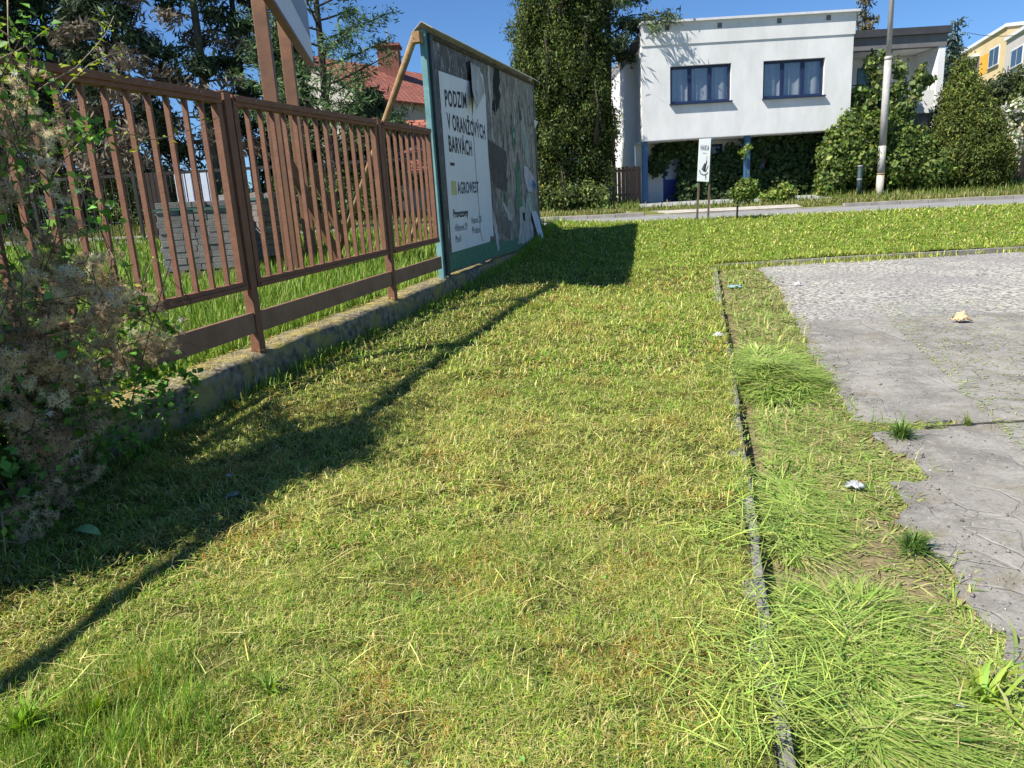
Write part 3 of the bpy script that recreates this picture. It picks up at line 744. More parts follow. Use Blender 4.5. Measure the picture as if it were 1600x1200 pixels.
# ------------------------------------------------------------------ billboard
bb = thing('billboard', 'weathered old billboard with torn white poster on the low wall past the brown fence', 'billboard')
S0, S1 = 4.78, 11.45
def bz0(s): return 0.745 + 0.0225 * (s - 4.7)
def bz1(s): return 4.16 + 0.045 * (s - 4.7)
def board_mat():
    m, n, l, b = mat_new('weathered_board')
    tc = n.new('ShaderNodeTexCoord'); mp = n.new('ShaderNodeMapping'); l.new(tc.outputs['Object'], mp.inputs['Vector']); mp.inputs['Scale'].default_value = (2.2, 2.2, 0.7)
    def nz(sc, det=7, rough=0.7, dist=0.0):
        t = n.new('ShaderNodeTexNoise'); t.inputs['Scale'].default_value = sc; t.inputs['Detail'].default_value = det; t.inputs['Roughness'].default_value = rough; t.inputs['Distortion'].default_value = dist
        l.new(mp.outputs[0], t.inputs['Vector']); return t.outputs['Fac']
    def mix(f, a, bb_):
        k = n.new('ShaderNodeMix'); k.data_type = 'RGBA'; l.new(f, k.inputs[0])
        for i, v in ((6, a), (7, bb_)):
            if isinstance(v, tuple): k.inputs[i].default_value = (*v, 1)
            else: l.new(v, k.inputs[i])
        return k.outputs[2]
    def ramp(f, lo, hi):
        k = n.new('ShaderNodeMapRange'); k.interpolation_type = 'SMOOTHSTEP'; l.new(f, k.inputs[0]); k.inputs[1].default_value = lo; k.inputs[2].default_value = hi; return k.outputs[0]
    sp = n.new('ShaderNodeSeparateXYZ'); l.new(tc.outputs['Object'], sp.inputs[0])
    fary = ramp(sp.outputs[1], 12.6, 14.6)
    c = mix(ramp(nz(1.4), 0.35, 0.65), (0.055, 0.058, 0.062), (0.10, 0.10, 0.10))
    c2 = mix(ramp(nz(2.6, 9, 0.78, 1.0), 0.44, 0.56), (0.11, 0.10, 0.085), (0.32, 0.285, 0.245))
    c2 = mix(ramp(nz(1.1, 6, 0.6, 2.0), 0.58, 0.66), c2, (0.11, 0.17, 0.14))
    c2 = mix(ramp(nz(1.7, 8, 0.65, 2.5), 0.62, 0.66), c2, (0.36, 0.30, 0.25))
    c = mix(fary, c, c2)
    c = mix(ramp(nz(5, 9, 0.8, 1.4), 0.53, 0.62), c, (0.40, 0.40, 0.38))
    c = mix(ramp(nz(14, 8, 0.8, 0.6), 0.60, 0.68), c, (0.36, 0.36, 0.34))
    c = mix(ramp(nz(2.6, 9, 0.7, 2.0), 0.60, 0.64), c, (0.015, 0.017, 0.018))
    l.new(c, b.inputs['Base Color']); b.inputs['Roughness'].default_value = 0.8
    bp = n.new('ShaderNodeBump'); bp.inputs['Strength'].default_value = 0.4; bp.inputs['Distance'].default_value = 0.01
    l.new(nz(9), bp.inputs['Height']); l.new(bp.outputs[0], b.inputs['Normal'])
    return m
BOARD = board_mat()
TEAL = surf('faded_teal_paint', (0.15, 0.31, 0.31), 0.75, (0.09, 0.20, 0.21), 3, bump=0.15, bscale=40)
DKFRAME = surf('dark_frame_steel', (0.035, 0.05, 0.05), 0.5, (0.02, 0.03, 0.03), 6)
RUST = surf('rusty_pipe', (0.34, 0.25, 0.12), 0.8, (0.24, 0.11, 0.05), 4, bump=0.3)
ZINC = surf('zinc_flashing', (0.42, 0.42, 0.39), 0.5, (0.30, 0.29, 0.25), 4, metal=0.3)
mb = MB(); mb.fbox(S0 + 0.10, S1 - 0.03, -0.05, 0.0, bz0(S0 + .1), bz1(S0 + .1), bz0(S1), bz1(S1)); mb.build('board', BOARD, bb)
mb = MB(); mb.fbox(S0 - 0.02, S0 + 0.10, -0.10, -0.012, top_z(S0) - 0.03, bz1(S0) + 0.02); mb.build('post', TEAL, bb, bevel=0.006)
mb = MB(); mb.fbox(S0 + 0.055, S0 + 0.17, -0.011, 0.032, bz0(S0) - 0.02, bz1(S0) - 0.02); mb.build('edge_trim', DKFRAME, bb, bevel=0.004)
mb = MB(); mb.fbox(S1 - 0.1, S1, -0.12, 0.012, top_z(S1) - 0.1, bz1(S1)); mb.build('post', DKFRAME, bb, bevel=0.004)
for s in (7.0, 9.2):
    mb = MB(); mb.fbox(s - 0.05, s + 0.05, -0.16, -0.052, top_z(s) - 0.05, bz1(s) - 0.1); mb.build('post', TEAL, bb)
mb = MB()                                                    # sheet-metal ridge cap
zc = lambda s: bz1(s) + 0.03
for ta, tb, za_, zb_ in ((-0.03, 0.13, 0.07, -0.03), (-0.19, -0.03, -0.06, 0.07)):
    mb.quadbox([FL(S0 - 0.08, ta, zc(S0) + za_), FL(S0 - 0.08, tb, zc(S0) + zb_), FL(S1 + 0.1, tb, zc(S1) + zb_), FL(S1 + 0.1, ta, zc(S1) + za_),
                FL(S0 - 0.08, ta, zc(S0) + za_ + .012), FL(S0 - 0.08, tb, zc(S0) + zb_ + .012), FL(S1 + 0.1, tb, zc(S1) + zb_ + .012), FL(S1 + 0.1, ta, zc(S1) + za_ + .012)])
mb.build('ridge_cap', ZINC, bb)
mb = MB(); mb.fbox(S0 + 0.17, S1 - 0.1, 0.0, 0.03, bz1(S0) - 0.075, bz1(S0) - 0.03, bz1(S1) - 0.075, bz1(S1) - 0.03); mb.build('upper_batten', surf('rotten_batten', (0.10, 0.075, 0.045), 0.9, (0.035, 0.028, 0.02), 8), bb)
mb = MB(); bt, bl = at(652, 40, 10.95), at(516, 400, 14.4)
mb.tube([FL(4.66, -0.13, bz1(4.7) - 0.08), np.array([bl[0], bl[1], yard_z(bl[0], bl[1]) - 0.1])], 0.05, 10); mb.build('rear_brace', RUST, bb, smooth=True)
mb = MB(); mb.fbox(4.63, 4.76, -0.16, -0.05, bz1(4.7) - 0.16, bz1(4.7) - 0.02); mb.build('brace_bracket', RUST, bb)
for s in (8.0, 11.0):
    mb = MB(); mb.tube([FL(s, -0.14, bz1(s) - 0.2), FL(s, -2.2, yard_z(*FL(s, -2.2, 0)[:2]) - 0.1)], 0.05, 8); mb.build('rear_brace', RUST, bb, smooth=True)
mb = MB(); mb.fbox(S0 + 0.2, S1 - 0.15, -0.1, -0.052, bz0(S0) + 0.02, bz0(S0) + 0.1, bz0(S1) + 0.02, bz0(S1) + 0.1); mb.build('lower_rail', DKFRAME, bb)
# green printed band, poster, lettering, scraps: all flat paper on the board
def fpoly(pts, t=0.003): return [FL(s, t, z) for s, z in pts]
def ragged(pts, j=.022):
    out = []
    for (a, b_), (c, d_) in zip(pts, pts[1:] + pts[:1]):
        L_ = math.hypot(c - a, d_ - b_); n_ = max(1, int(L_ / .05))
        for k in range(n_):
            q = k / n_; e = j if k else j * .4
            out.append((a + (c - a) * q + RNG.uniform(-e, e), b_ + (d_ - b_) * q + RNG.uniform(-e, e)))
    return out
def paper(name, pts, mat, t, parent=bb, thick=0.0015):
    if name in ('torn_layer', 'torn_gap', 'printed_band'): pts = ragged(list(pts))
    mb = MB(); mb.prism(fpoly(pts, t), fn * thick); return mb.build(name, mat, parent)
PAPER = surf('white_poster_paper', (0.68, 0.70, 0.72), 0.7, (0.61, 0.64, 0.67), 1.2, stretch=(3, 3, .6), bump=0.15, bscale=9)
GREENP = surf('green_meadow_print', (0.10, 0.24, 0.15), 0.75, (0.03, 0.11, 0.07), 14, stretch=(3, 3, 1.2))
PAPER2 = surf('dirty_torn_paper', (0.50, 0.50, 0.48), 0.85, (0.16, 0.16, 0.15), 6, stretch=(2, 2, .6), lo=.3, hi=.6)
PAPERG = surf('grey_brown_paper', (0.22, 0.20, 0.175), 0.85, (0.075, 0.07, 0.06), 7, lo=.3, hi=.65)
DARKP = surf('dark_grey_paper', (0.085, 0.08, 0.072), 0.8, (0.05, 0.048, 0.045), 6)
BLACKP = surf('black_gap', (0.008, 0.009, 0.01), 0.9)
INK = surf('black_ink', (0.022, 0.023, 0.028), 0.7)
INKG = surf('grey_ink', (0.10, 0.11, 0.12), 0.7)
YEL = surf('yellow_print', (0.50, 0.47, 0.16), 0.7, (0.42, 0.40, 0.14), 3)
paper('printed_band', [(4.97, 0.78), (11.2, 0.89), (11.2, 1.1), (9.6, 1.14), (8.6, 1.06), (7.5, 1.14), (5.13, 1.07), (4.97, 1.06)], GREENP, 0.003)
poster = paper('poster', [(5.14, 1.06), (7.20, 1.12), (7.30, 1.22), (7.48, 1.20), (7.49, 2.1), (7.45, 2.7), (7.50, 3.35), (7.52, 3.66), (7.42, 4.0), (7.30, 4.02), (6.95, 3.92), (6.66, 3.2), (6.65, 3.77), (5.15, 3.70)], PAPER, 0.006)
def seam(pts, w, mat, t, parent, name):
    mb = MB()
    for (a, b_), (c, d_) in zip(pts[:-1], pts[1:]):
        mb.poly([FL(a - w, t, b_), FL(a + w, t, b_), FL(c + w, t, d_), FL(c - w, t, d_)])
    return mb.build(name, mat, parent)
seam([(6.66, 3.2), (6.64, 2.6), (6.66, 2.0), (6.70, 1.55), (6.66, 1.35), (6.78, 1.15)], 0.012, DKFRAME, 0.0095, poster, 'paper_seam')
def lett(txt, s, z, w, h, mat, bold=0.0, sp=1.0, sl=0.02):
    put_text('lettering', txt, w, h, lambda a, b_: FL(s + a, 0.0105, z + b_ + sl * a), mat, poster, bold, sp)
lett('PODZIM', 5.34, 3.22, 1.04, 0.25, INK, 0.028, 1.12, 0.09)
lett('V ORANŽOVÝCH', 5.36, 2.90, 1.98, 0.31, INK, 0.028, 1.12, 0.0)
lett('BARVÁCH', 5.36, 2.57, 1.14, 0.31, INK, 0.028, 1.12, 0.0)
lett('AGROWEST', 5.62, 1.945, 1.12, 0.19, surf('navy_ink', (0.03, 0.04, 0.08), 0.7), 0.02, 1.08, 0.03)
lett('Provozovny', 5.33, 1.54, 0.74, 0.17, INK, 0.03)
lett('Hřbitovní 29', 5.35, 1.37, 0.62, 0.12, INKG)
lett('Plzeň', 5.35, 1.20, 0.28, 0.12, INKG)
lett('Husova 228', 6.22, 1.47, 0.56, 0.11, INKG)
lett('Přeštice', 6.22, 1.30, 0.46, 0.12, INKG)
mb = MB(); mb.poly(fpoly([(5.36, 2.37), (5.56, 2.374), (5.56, 2.42), (5.36, 2.416)], 0.0105)); mb.build('dash_mark', INK, poster)
for k in range(3):
    mb = MB(); a = 5.33 + 0.085 * k; mb.poly(fpoly([(a, 1.93), (a + 0.065, 1.932), (a + 0.075, 2.145), (a + 0.01, 2.14)], 0.0105)); mb.build('logo_bar', YEL, poster)
# torn pieces of older layers (position in fence coordinates along the board, height)
def pxpoly(pts): return [onfence(x, y) for x, y in pts]
def scrap(name, pts, mat, t): paper(name, pxpoly(pts), mat, t)
scrap('torn_gap', [(727, 98), (735, 96), (737, 128), (731, 124)], BLACKP, 0.004)
scrap('torn_gap', [(774, 100), (780, 108), (781, 125), (779, 138), (782, 150), (779, 168), (774, 176), (768, 170), (771, 150), (770, 125)], BLACKP, 0.004)
scrap('torn_layer', [(762, 100), (764, 104), (768, 160), (768, 190), (772, 224), (768, 214), (765, 165), (761, 120)], PAPER2, 0.005)
scrap('torn_layer', [(762, 218), (790, 236), (792, 250), (790, 300), (771, 290), (765, 262)], DARKP, 0.005)
scrap('torn_layer', [(767, 287), (775, 290), (774, 328), (769, 326)], PAPERG, 0.006)
scrap('torn_layer', [(770, 329), (786, 331), (790, 350), (790, 366), (778, 362), (773, 350)], PAPERG, 0.007)
scrap('torn_layer', [(784, 318), (786, 316), (800, 336), (799, 346), (794, 344)], PAPER2, 0.0095)
scrap('torn_layer', [(788, 338), (799, 346), (797, 372), (789, 366)], PAPERG, 0.008)
scrap('torn_layer', [(770, 330), (773, 340), (779, 372), (780, 390), (777, 394), (774, 372), (769, 345)], PAPER2, 0.0095)
scrap('torn_layer', [(811, 325), (818, 321), (826, 328), (828, 345), (833, 352), (834, 372), (822, 380), (809, 381), (811, 355)], PAPER2, 0.008)
scrap('torn_gap', [(816, 333), (820, 331), (820, 346), (817, 344)], BLACKP, 0.0105)
scrap('torn_layer', [(817, 258), (824, 262), (832, 275), (836, 290), (830, 300), (823, 298), (819, 280)], surf('pale_lilac_print', (0.52, 0.53, 0.62), 0.7, (0.35, 0.30, 0.34), 6), 0.012)
scrap('torn_layer', [(812, 165), (816, 172), (826, 235), (828, 262), (822, 258), (813, 215)], surf('grey_green_paper', (0.34, 0.37, 0.34), 0.8, (0.22, 0.25, 0.23), 3), 0.007)
scrap('torn_layer', [(806, 255), (812, 252), (812, 300), (817, 325), (813, 345), (806, 320)], GREENP, 0.006)
scrap('torn_layer', [(822, 300), (831, 303), (832, 330), (826, 352), (821, 330)], surf('teal_print', (0.14, 0.26, 0.22), 0.8, (0.45, 0.47, 0.46), 7), 0.0065)
for k in range(46):
    a = RNG.uniform(8.0, 11.0); z = RNG.uniform(1.0, 3.9); w = RNG.uniform(0.03, 0.12); h = RNG.uniform(0.08, 0.5)
    pts = [(a + RNG.uniform(-.03, .03), z), (a + w, z + RNG.uniform(-.1, .1)), (a + w * RNG.uniform(.3, 1), z + h), (a + RNG.uniform(-.05, .05), z + h * RNG.uniform(.5, .9))]
    paper('torn_layer', pts, [PAPER2, PAPERG, DARKP, PAPERG, GREENP][k % 5], 0.0045 + 0.0002 * k)
def flap(pts3, mat):                                         # paper hanging away from the board
    mb = MB(); mb.prism(pts3, (0.002, 0.001, 0.001)); mb.build('hanging_flap', mat, bb)
def f3(x, y, t):
    s, z = onfence(x, y, t); return FL(s, t, z)
flap([f3(735, 97, 0.012), f3(749, 106, 0.03), f3(758, 143, 0.02), f3(744, 172, 0.16), f3(738, 140, 0.10)], PAPER2)
flap([f3(830, 195, 0.02), f3(834, 187, 0.14), f3(841, 190, 0.2), f3(836, 201, 0.12)], PAPER)
flap([f3(830, 330, 0.02), f3(838, 330, 0.03), f3(843, 345, 0.08), f3(850, 374, 0.2), f3(848, 382, 0.2), f3(842, 370, 0.12), f3(836, 352, 0.06)], surf('white_blue_torn_paper', (0.6, 0.64, 0.7), 0.7, (0.4, 0.46, 0.55), 5))
flap([f3(832, 280, 0.02), f3(838, 288, 0.16), f3(836, 298, 0.14), f3(831, 292, 0.05)], surf('blue_print', (0.12, 0.25, 0.34), 0.7, (0.4, 0.45, 0.5), 6))

# ------------------------------------------------------------------ sign on two posts in the yard
sg = thing('tall_sign', 'tall two post advertising sign behind the brown fence, seen almost edge on', 'sign')
pA, pB = at(412, 60, 13.0), at(452, 110, 15.6)
zsg = at(408, 0, 12.7)[2]
gA, gB = yard_z(pA[0], pA[1]), yard_z(pB[0], pB[1])
sdv = np.array([pB[0] - pA[0], pB[1] - pA[1], 0]); sl_ = np.linalg.norm(sdv); sdv /= sl_; snv = np.array([sdv[1], -sdv[0], 0])
for p, g in ((pA, gA), (pB, gB)):
    mb = MB(); c = np.array([p[0], p[1], 0])
    def bx(a0, a1, b0, b1, z0, z1):
        mb.quadbox([c + sdv * a0 + snv * b0 + (0, 0, z0), c + sdv * a1 + snv * b0 + (0, 0, z0), c + sdv * a1 + snv * b1 + (0, 0, z0), c + sdv * a0 + snv * b1 + (0, 0, z0),
                    c + sdv * a0 + snv * b0 + (0, 0, z1), c + sdv * a1 + snv * b0 + (0, 0, z1), c + sdv * a1 + snv * b1 + (0, 0, z1), c + sdv * a0 + snv * b1 + (0, 0, z1)])
    bx(-0.10, 0.10, -0.115, 0.115, g - 0.2, zsg + 2.9)
    mb.build('post', SIGNBROWN, sg, bevel=0.01)
    mb = MB(); base = c - snv * 0.05
    b1 = c + np.array([0.9, 0.9, 0]) * 0.9 if p is pA else c + np.array([0.9, 0.9, 0]) * 0.8
    mb.bar(c + np.array([0.1, 0.1, g + 2.1]), np.array([b1[0], b1[1], g - 0.1]), 0.14, 0.14); mb.build('brace', SIGNBROWN, sg, bevel=0.006)
mb = MB(); ctr = np.array([pA[0], pA[1], 0]) + snv * 0.2
def sp_(a, b_, z): return ctr + sdv * a + snv * b_ + np.array([0, 0, z])
LEN = 4.6
mb.quadbox([sp_(-0.6, 0, zsg), sp_(-0.6, .09, zsg), sp_(LEN, .09, zsg), sp_(LEN, 0, zsg), sp_(-0.6, 0, zsg + 3), sp_(-0.6, .09, zsg + 3), sp_(LEN, .09, zsg + 3), sp_(LEN, 0, zsg + 3)])
pn = mb.build('sign_panel', surf('white_sign_sheet', (0.70, 0.71, 0.72), 0.6, (0.62, 0.63, 0.65), 1.5), sg, bevel=0.01)
mb = MB(); mb.poly([sp_(0.9, .094, zsg + 0.62), sp_(LEN - 0.05, .094, zsg + 0.5), sp_(LEN - 0.05, .094, zsg + 1.15), sp_(0.9, .094, zsg + 1.35)])
mb.build('printed_stripe', surf('grey_blue_print', (0.28, 0.31, 0.38), 0.6, (0.24, 0.27, 0.33), 3), pn)
mb = MB(); mb.quadbox([sp_(-0.6, -.05, zsg - .06), sp_(-0.6, .1, zsg - .06), sp_(LEN, .1, zsg - .06), sp_(LEN, -.05, zsg - .06), sp_(-0.6, -.05, zsg - .003), sp_(-0.6, .1, zsg - .003), sp_(LEN, .1, zsg - .003), sp_(LEN, -.05, zsg - .003)])
mb.build('lower_frame', SIGNBROWN, sg)

# ------------------------------------------------------------------ pallets of paving blocks
PAVE = surf('grey_paving_block', (0.27, 0.25, 0.225), 0.9, (0.14, 0.13, 0.12), 3, bump=0.4, bscale=50)
PALW = surf('pallet_wood', (0.30, 0.23, 0.14), 0.9, (0.16, 0.12, 0.08), 9, stretch=(1, 6, 6))
STRAP = surf('green_strap', (0.06, 0.16, 0.12), 0.5)
def pallet(px, py, Y, rot, w, d, h, label, whole=True):
    p = at(px, py, Y); g = float(yard_z(p[0], p[1]))
    th = thing('paver_pallet', label, 'paving pallet', 'pallets of paving blocks in the yard')
    th.location = (p[0], p[1], g); th.rotation_euler = (0, 0, rot)
    mb = MB()
    for k in range(5):
        x0 = -w / 2 + k * w / 4.9; mb.box((x0, -d / 2, 0.115), (x0 + 0.1, d / 2, 0.14))
    for yy in (-d / 2, -0.05, d / 2 - 0.1): mb.box((-w / 2, yy, 0.0), (w / 2, yy + 0.1, 0.112))
    mb.build('pallet', PALW, th)
    mb = MB(); nl = int(round(h / 0.115)); bw, bd_ = w / 6, d / 5
    for L_ in range(nl):
        dx = 0.0 if L_ % 2 else 0.025
        for i in range(6):
            for j in range(5):
                if 0 < i < 5 and 0 < j < 4 and L_ < nl - 1: continue
                if L_ == nl - 1 and RNG.random() < 0.25: continue
                jx, jy = RNG.uniform(-.008, .008, 2)
                x0 = -w / 2 + i * bw + jx + dx; y0 = -d / 2 + j * bd_ + jy; z0 = 0.144 + L_ * 0.115
                mb.box((x0 + .004, y0 + .004, z0), (x0 + bw - .005, y0 + bd_ - .005, z0 + 0.11))
    mb.build('block_stack', PAVE, th, bevel=0.006)
    mb = MB(); z = 0.144 + (nl - 1.35) * 0.115
    for a, b_ in (((-w / 2 - .02, -d / 2 - .02), (w / 2 + .05, -d / 2 - .008)), ((w / 2 + .04, -d / 2 - .006), (w / 2 + .052, d / 2 + .02)), ((-w / 2 - .024, -d / 2 - .006), (-w / 2 - .012, d / 2 + .02))):
        mb.box((*a, z), (*b_, z + 0.035))
    mb.build('strap', STRAP, th)
pallet(318, 395, 14.2, math.radians(12), 1.30, 1.0, 1.26, 'strapped stack of grey paving blocks on a pallet, the wider of the two')
pallet(409, 385, 15.3, math.radians(-18), 0.9, 1.2, 1.32, 'stack of grey paving blocks partly hidden behind a fence post, narrower of the two')

# ------------------------------------------------------------------ dark rear fence, gate leaf, white board
DARKM = surf('dark_fence_paint', (0.03, 0.022, 0.018), 0.6, (0.018, 0.014, 0.012), 8)
rf_ = thing('rear_fence', 'dark metal bar fence on a green base at the back of the yard', 'fence')
YF = 19.15
zt0 = at(340, 266, YF)[2]; zb0 = at(180, 384, YF)[2]
mb = MB(); mb.box((-17.5, YF - 0.1, 0.4), (-0.9, YF + 0.1, zb0 - 0.02)); mb.build('base_wall', surf('green_base_paint', (0.05, 0.16, 0.11), 0.8, (0.03, 0.10, 0.07), 4), rf_)
mb = MB(); mb.box((-17.5, YF - 0.13, zb0 - 0.018), (-0.9, YF + 0.13, zb0 + 0.04)); mb.build('coping', CONC, rf_)
for z in (zb0 + 0.13, zt0):
    mb = MB(); mb.box((-17.5, YF - 0.03, z - 0.035), (-0.9, YF + 0.03, z + 0.035)); mb.build('rail', DARKM, rf_)
x = -17.4
k = 0
while x < -1.0:
    mb = MB()
    if k % 14 == 0: mb.box((x - 0.04, YF - 0.035, zb0 + .042), (x + 0.04, YF + 0.045, zt0 + 0.1)); mb.build('post', DARKM, rf_)
    else: mb.box((x - 0.012, YF - 0.045, zb0 + 0.06), (x + 0.012, YF - 0.031, zt0 + 0.0)); mb.build('bar', DARKM, rf_)
    x += 0.19; k += 1
gl = thing('gate_leaf', 'dark close boarded gate leaf in the rear fence left of the paving pallet', 'gate')
g0, g1 = at(226, 300, YF - 0.2), at(266, 300, YF - 0.2); gz0 = at(245, 385, YF - .2)[2]
for k in range(6):
    a = g0[0] + (g1[0] - g0[0]) * k / 6; mb = MB(); mb.box((a + .008, YF - 0.28, gz0), (a + (g1[0] - g0[0]) / 6 - .008, YF - 0.25, zt0 + 0.02)); mb.build('board', surf('dark_gate_board', (0.035, 0.022, 0.016), 0.8, (0.02, 0.013, 0.01), 5, stretch=(6, 6, .6)), gl)
for z in (gz0 + 0.3, zt0 - 0.3):
    mb = MB(); mb.box((g0[0], YF - 0.249, z), (g1[0], YF - 0.21, z + 0.07)); mb.build('ledge', DARKM, gl)
wp = thing('sheet_screen', 'pale blue white sheet panel beyond the dark rear fence above the paving pallet', 'panel')
a, b_ = at(270, 268, YF + 1.2), at(332, 315, YF + 1.2)
WPM = surf('pale_sheet', (0.62, 0.66, 0.74), 0.6, (0.52, 0.56, 0.64), 2)
nseg = 4; wseg = (b_[0] - a[0]) / nseg
for k in range(nseg):
    mb = MB(); mb.box((a[0] + k * wseg + .01, YF + 1.2, b_[2] - 0.6), (a[0] + (k + 1) * wseg - .01, YF + 1.24, a[2])); mb.build('sheet', WPM, wp, bevel=0.01)
for x in (a[0], b_[0] - 0.06):
    mb = MB(); mb.box((x, YF + 1.242, 1.0), (x + 0.06, YF + 1.3, a[2] - 0.02)); mb.build('post', DARKM, wp)

# ------------------------------------------------------------------ white house across the road
hs = thing('white_house', 'white flat roofed two storey house with navy windows across the road', 'house')
HY = 28.0
hx0, hx1, hz0, hz1 = 5.44, 13.22, 3.96, 8.04
HB = 38.0
w1a, w1b = at(1047, 104, HY), at(1142, 158, HY)
w2a, w2b = at(1193, 95, HY), at(1287, 150, HY)
OPEN = [(w1a[0], w1b[0], 5.2, 6.5), (w2a[0], w2b[0], 5.2, 6.5)]
def wall_front(x0, x1, z0, z1, y, opens, depth, name, mat, parent):
    xs = sorted({x0, x1, *[o[0] for o in opens], *[o[1] for o in opens]}); zs = sorted({z0, z1, *[o[2] for o in opens], *[o[3] for o in opens]})
    mb = MB()
    for a, b in zip(xs[:-1], xs[1:]):
        for c, d in zip(zs[:-1], zs[1:]):
            if any(o[0] <= a + 1e-6 and b <= o[1] + 1e-6 and o[2] <= c + 1e-6 and d <= o[3] + 1e-6 for o in opens): continue
            mb.poly([(a, y, c), (b, y, c), (b, y, d), (a, y, d)])
    for a, b, c, d in opens:
        e = y + depth
        mb.poly([(a, y, c), (a, y, d), (a, e, d), (a, e, c)]); mb.poly([(b, y, d), (b, y, c), (b, e, c), (b, e, d)])
        mb.poly([(a, y, d), (b, y, d), (b, e, d), (a, e, d)]); mb.poly([(b, y, c), (a, y, c), (a, e, c), (b, e, c)])
    return mb.build(name, mat, parent)
ZL = 7.23
fw = wall_front(hx0, hx1, hz0, ZL, HY, OPEN, 0.2, 'front_wall', PLASTER, hs)
mb = MB(); mb.box((hx0 + .002, HY - 0.035, ZL + 0.003), (hx1 + .035, HY + 0.3, hz1 - 0.08)); mb.build('parapet', PLASTER, hs)
mb = MB(); mb.box((hx0 - .03, HY - 0.16, hz1 - 0.079), (hx1 + .12, HY + 0.6, hz1)); mb.build('roof_edge', surf('grey_white_coping', (0.62, 0.63, 0.64), 0.7, (0.5, 0.5, 0.5), 3), hs)
mb = MB()
mb.poly([(hx1, HY, hz0), (hx1, HB, hz0), (hx1, HB, ZL), (hx1, HY, ZL)])
mb.build('side_wall', PLASTER_S, hs)
mb = MB(); mb.poly([(hx0, HB, 1.0), (hx0, HY + 1.62, 1.0), (hx0, HY + 1.62, hz0), (hx0, HY, hz0), (hx0, HY, ZL), (hx0, HB, ZL)])
mb.build('side_wall', PLASTER_S, hs)
mb = MB(); mb.box((hx0 + .001, HY + 0.301, ZL), (hx1 - .001, HB, ZL + 0.12)); mb.box((hx0 - .01, HY + 0.302, ZL + 0.121), (hx0 + 0.25, HB, ZL + 0.55)); mb.build('roof', surf('roof_felt', (0.25, 0.25, 0.25), 0.9), hs)
mb = MB(); mb.box((hx0 + 0.002, HY + 0.003, hz0 - 0.02), (hx1 - 0.002, HY + 2.0, hz0 - 0.003)); mb.build('soffit', PLASTER, hs)
for px_, py_ in ((1042, 44), (1124, 40), (1217, 33), (1294, 28)):
    p = at(px_, py_, HY); mb = MB(); mb.box((p[0] - .08, HY - 0.045, p[2] - .085), (p[0] + .08, HY - 0.037, p[2] + .085)); mb.build('parapet_outlet', surf('outlet_dark', (0.16, 0.15, 0.14), 0.8), hs)
def window(o, y, name='window'):
    a, b, c, d = o; f = 0.09
    mb = MB()
    mb.box((a + .003, y, c + .003), (a + f, y + .07, d - .003)); mb.box((b - f, y, c + .003), (b - .003, y + .07, d - .003))
    mb.box((a + f + .001, y, d - f), (b - f - .001, y + .07, d - .003)); mb.box((a + f + .001, y, c + .003), (b - f - .001, y + .07, c + f))
    w = (b - a) / 3
    for k in (1, 2): mb.box((a + k * w - .07, y + .001, c + f + .001), (a + k * w + .07, y + .069, d - f - .001))
    fr = mb.build('window', NAVY, hs, bevel=0.008)
    for k in range(3):
        mb = MB(); x0 = a + k * w + (f if k == 0 else .07); x1 = a + (k + 1) * w - (f if k == 2 else .07)
        mb.poly([(x0, y + .035, c + f), (x1, y + .035, c + f), (x1, y + .035, d - f), (x0, y + .035, d - f)]); mb.build('pane', GLASS, fr)
    n_ = 90; xs = np.linspace(a + .05, b - .05, n_); yy = y + 0.16 + 0.035 * np.sin(np.linspace(0, 60, n_) + np.sin(np.linspace(0, 17, n_)) * 2)
    V = np.concatenate([np.stack([xs, yy, np.full(n_, c + .03)], 1), np.stack([xs, yy, np.full(n_, d - .03)], 1)]); i = np.arange(n_ - 1)
    npmesh('curtain', V, [np.stack([i, i + 1, i + 1 + n_, i + n_], 1)], CURTAIN, fr, smooth=True)
    mb = MB(); mb.box((a, y + 0.35, c), (b, y + 0.37, d)); mb.build('room_backing', surf('dim_room', (0.10, 0.10, 0.11), 0.9), fr)
    mb = MB(); mb.box((a - .03, y - 0.26, c - 0.05), (b + .03, y - .003, c - 0.002)); mb.build('sill', NAVY, fr)
for o in OPEN: window(o, HY + 0.13)
# ground floor, set back under the upper storey
GY = 29.6
gz = lambda x, y: float(verge_z(np.array(x), np.array(y)))
d0, d1 = at(1036, 270, GY), at(1064, 270, GY)
dz0, dzm, dz1 = 1.66, at(1045, 280, GY)[2], at(1045, 228, GY)[2]
wn0, wn1 = at(1117, 225, GY), at(1129, 260, GY)
gopen = [(d0[0], d1[0] + 0.25, 1.66, dz1), (wn0[0] - 0.9, wn1[0], 2.2, wn0[2])]
wall_front(hx0 + .01, hx1 - .1, 1.45, hz0 - 0.021, GY, gopen, 0.15, 'ground_floor_wall', PLASTER, hs)
a, b = d0[0], d1[0] + 0.25
mb = MB(); mb.box((a + .003, GY + .05, dz0), (a + .1, GY + .13, dz1 - .003)); mb.box((b - .1, GY + .05, dz0), (b - .003, GY + .13, dz1 - .003)); mb.box((a + .101, GY + .05, dz1 - .1), (b - .101, GY + .13, dz1 - .003)); dr = mb.build('door', DOORBLUE, hs)
mb = MB(); mb.box((a + .102, GY + .06, dz0 + .01), (b - .102, GY + .11, dzm)); mb.box((a + .102, GY + .061, dzm - 0.06), (b - .102, GY + .118, dzm - 0.001)); mb.build('lower_door_panel', DOORBLUE, dr, bevel=0.005)
mb = MB(); mb.box((a + .102, GY + .07, dzm + .002), (b - .102, GY + .09, dz1 - .102)); mb.build('frosted_pane', surf('frosted_glass', (0.42, 0.47, 0.54), 0.3, (0.36, 0.41, 0.48), 2), dr)
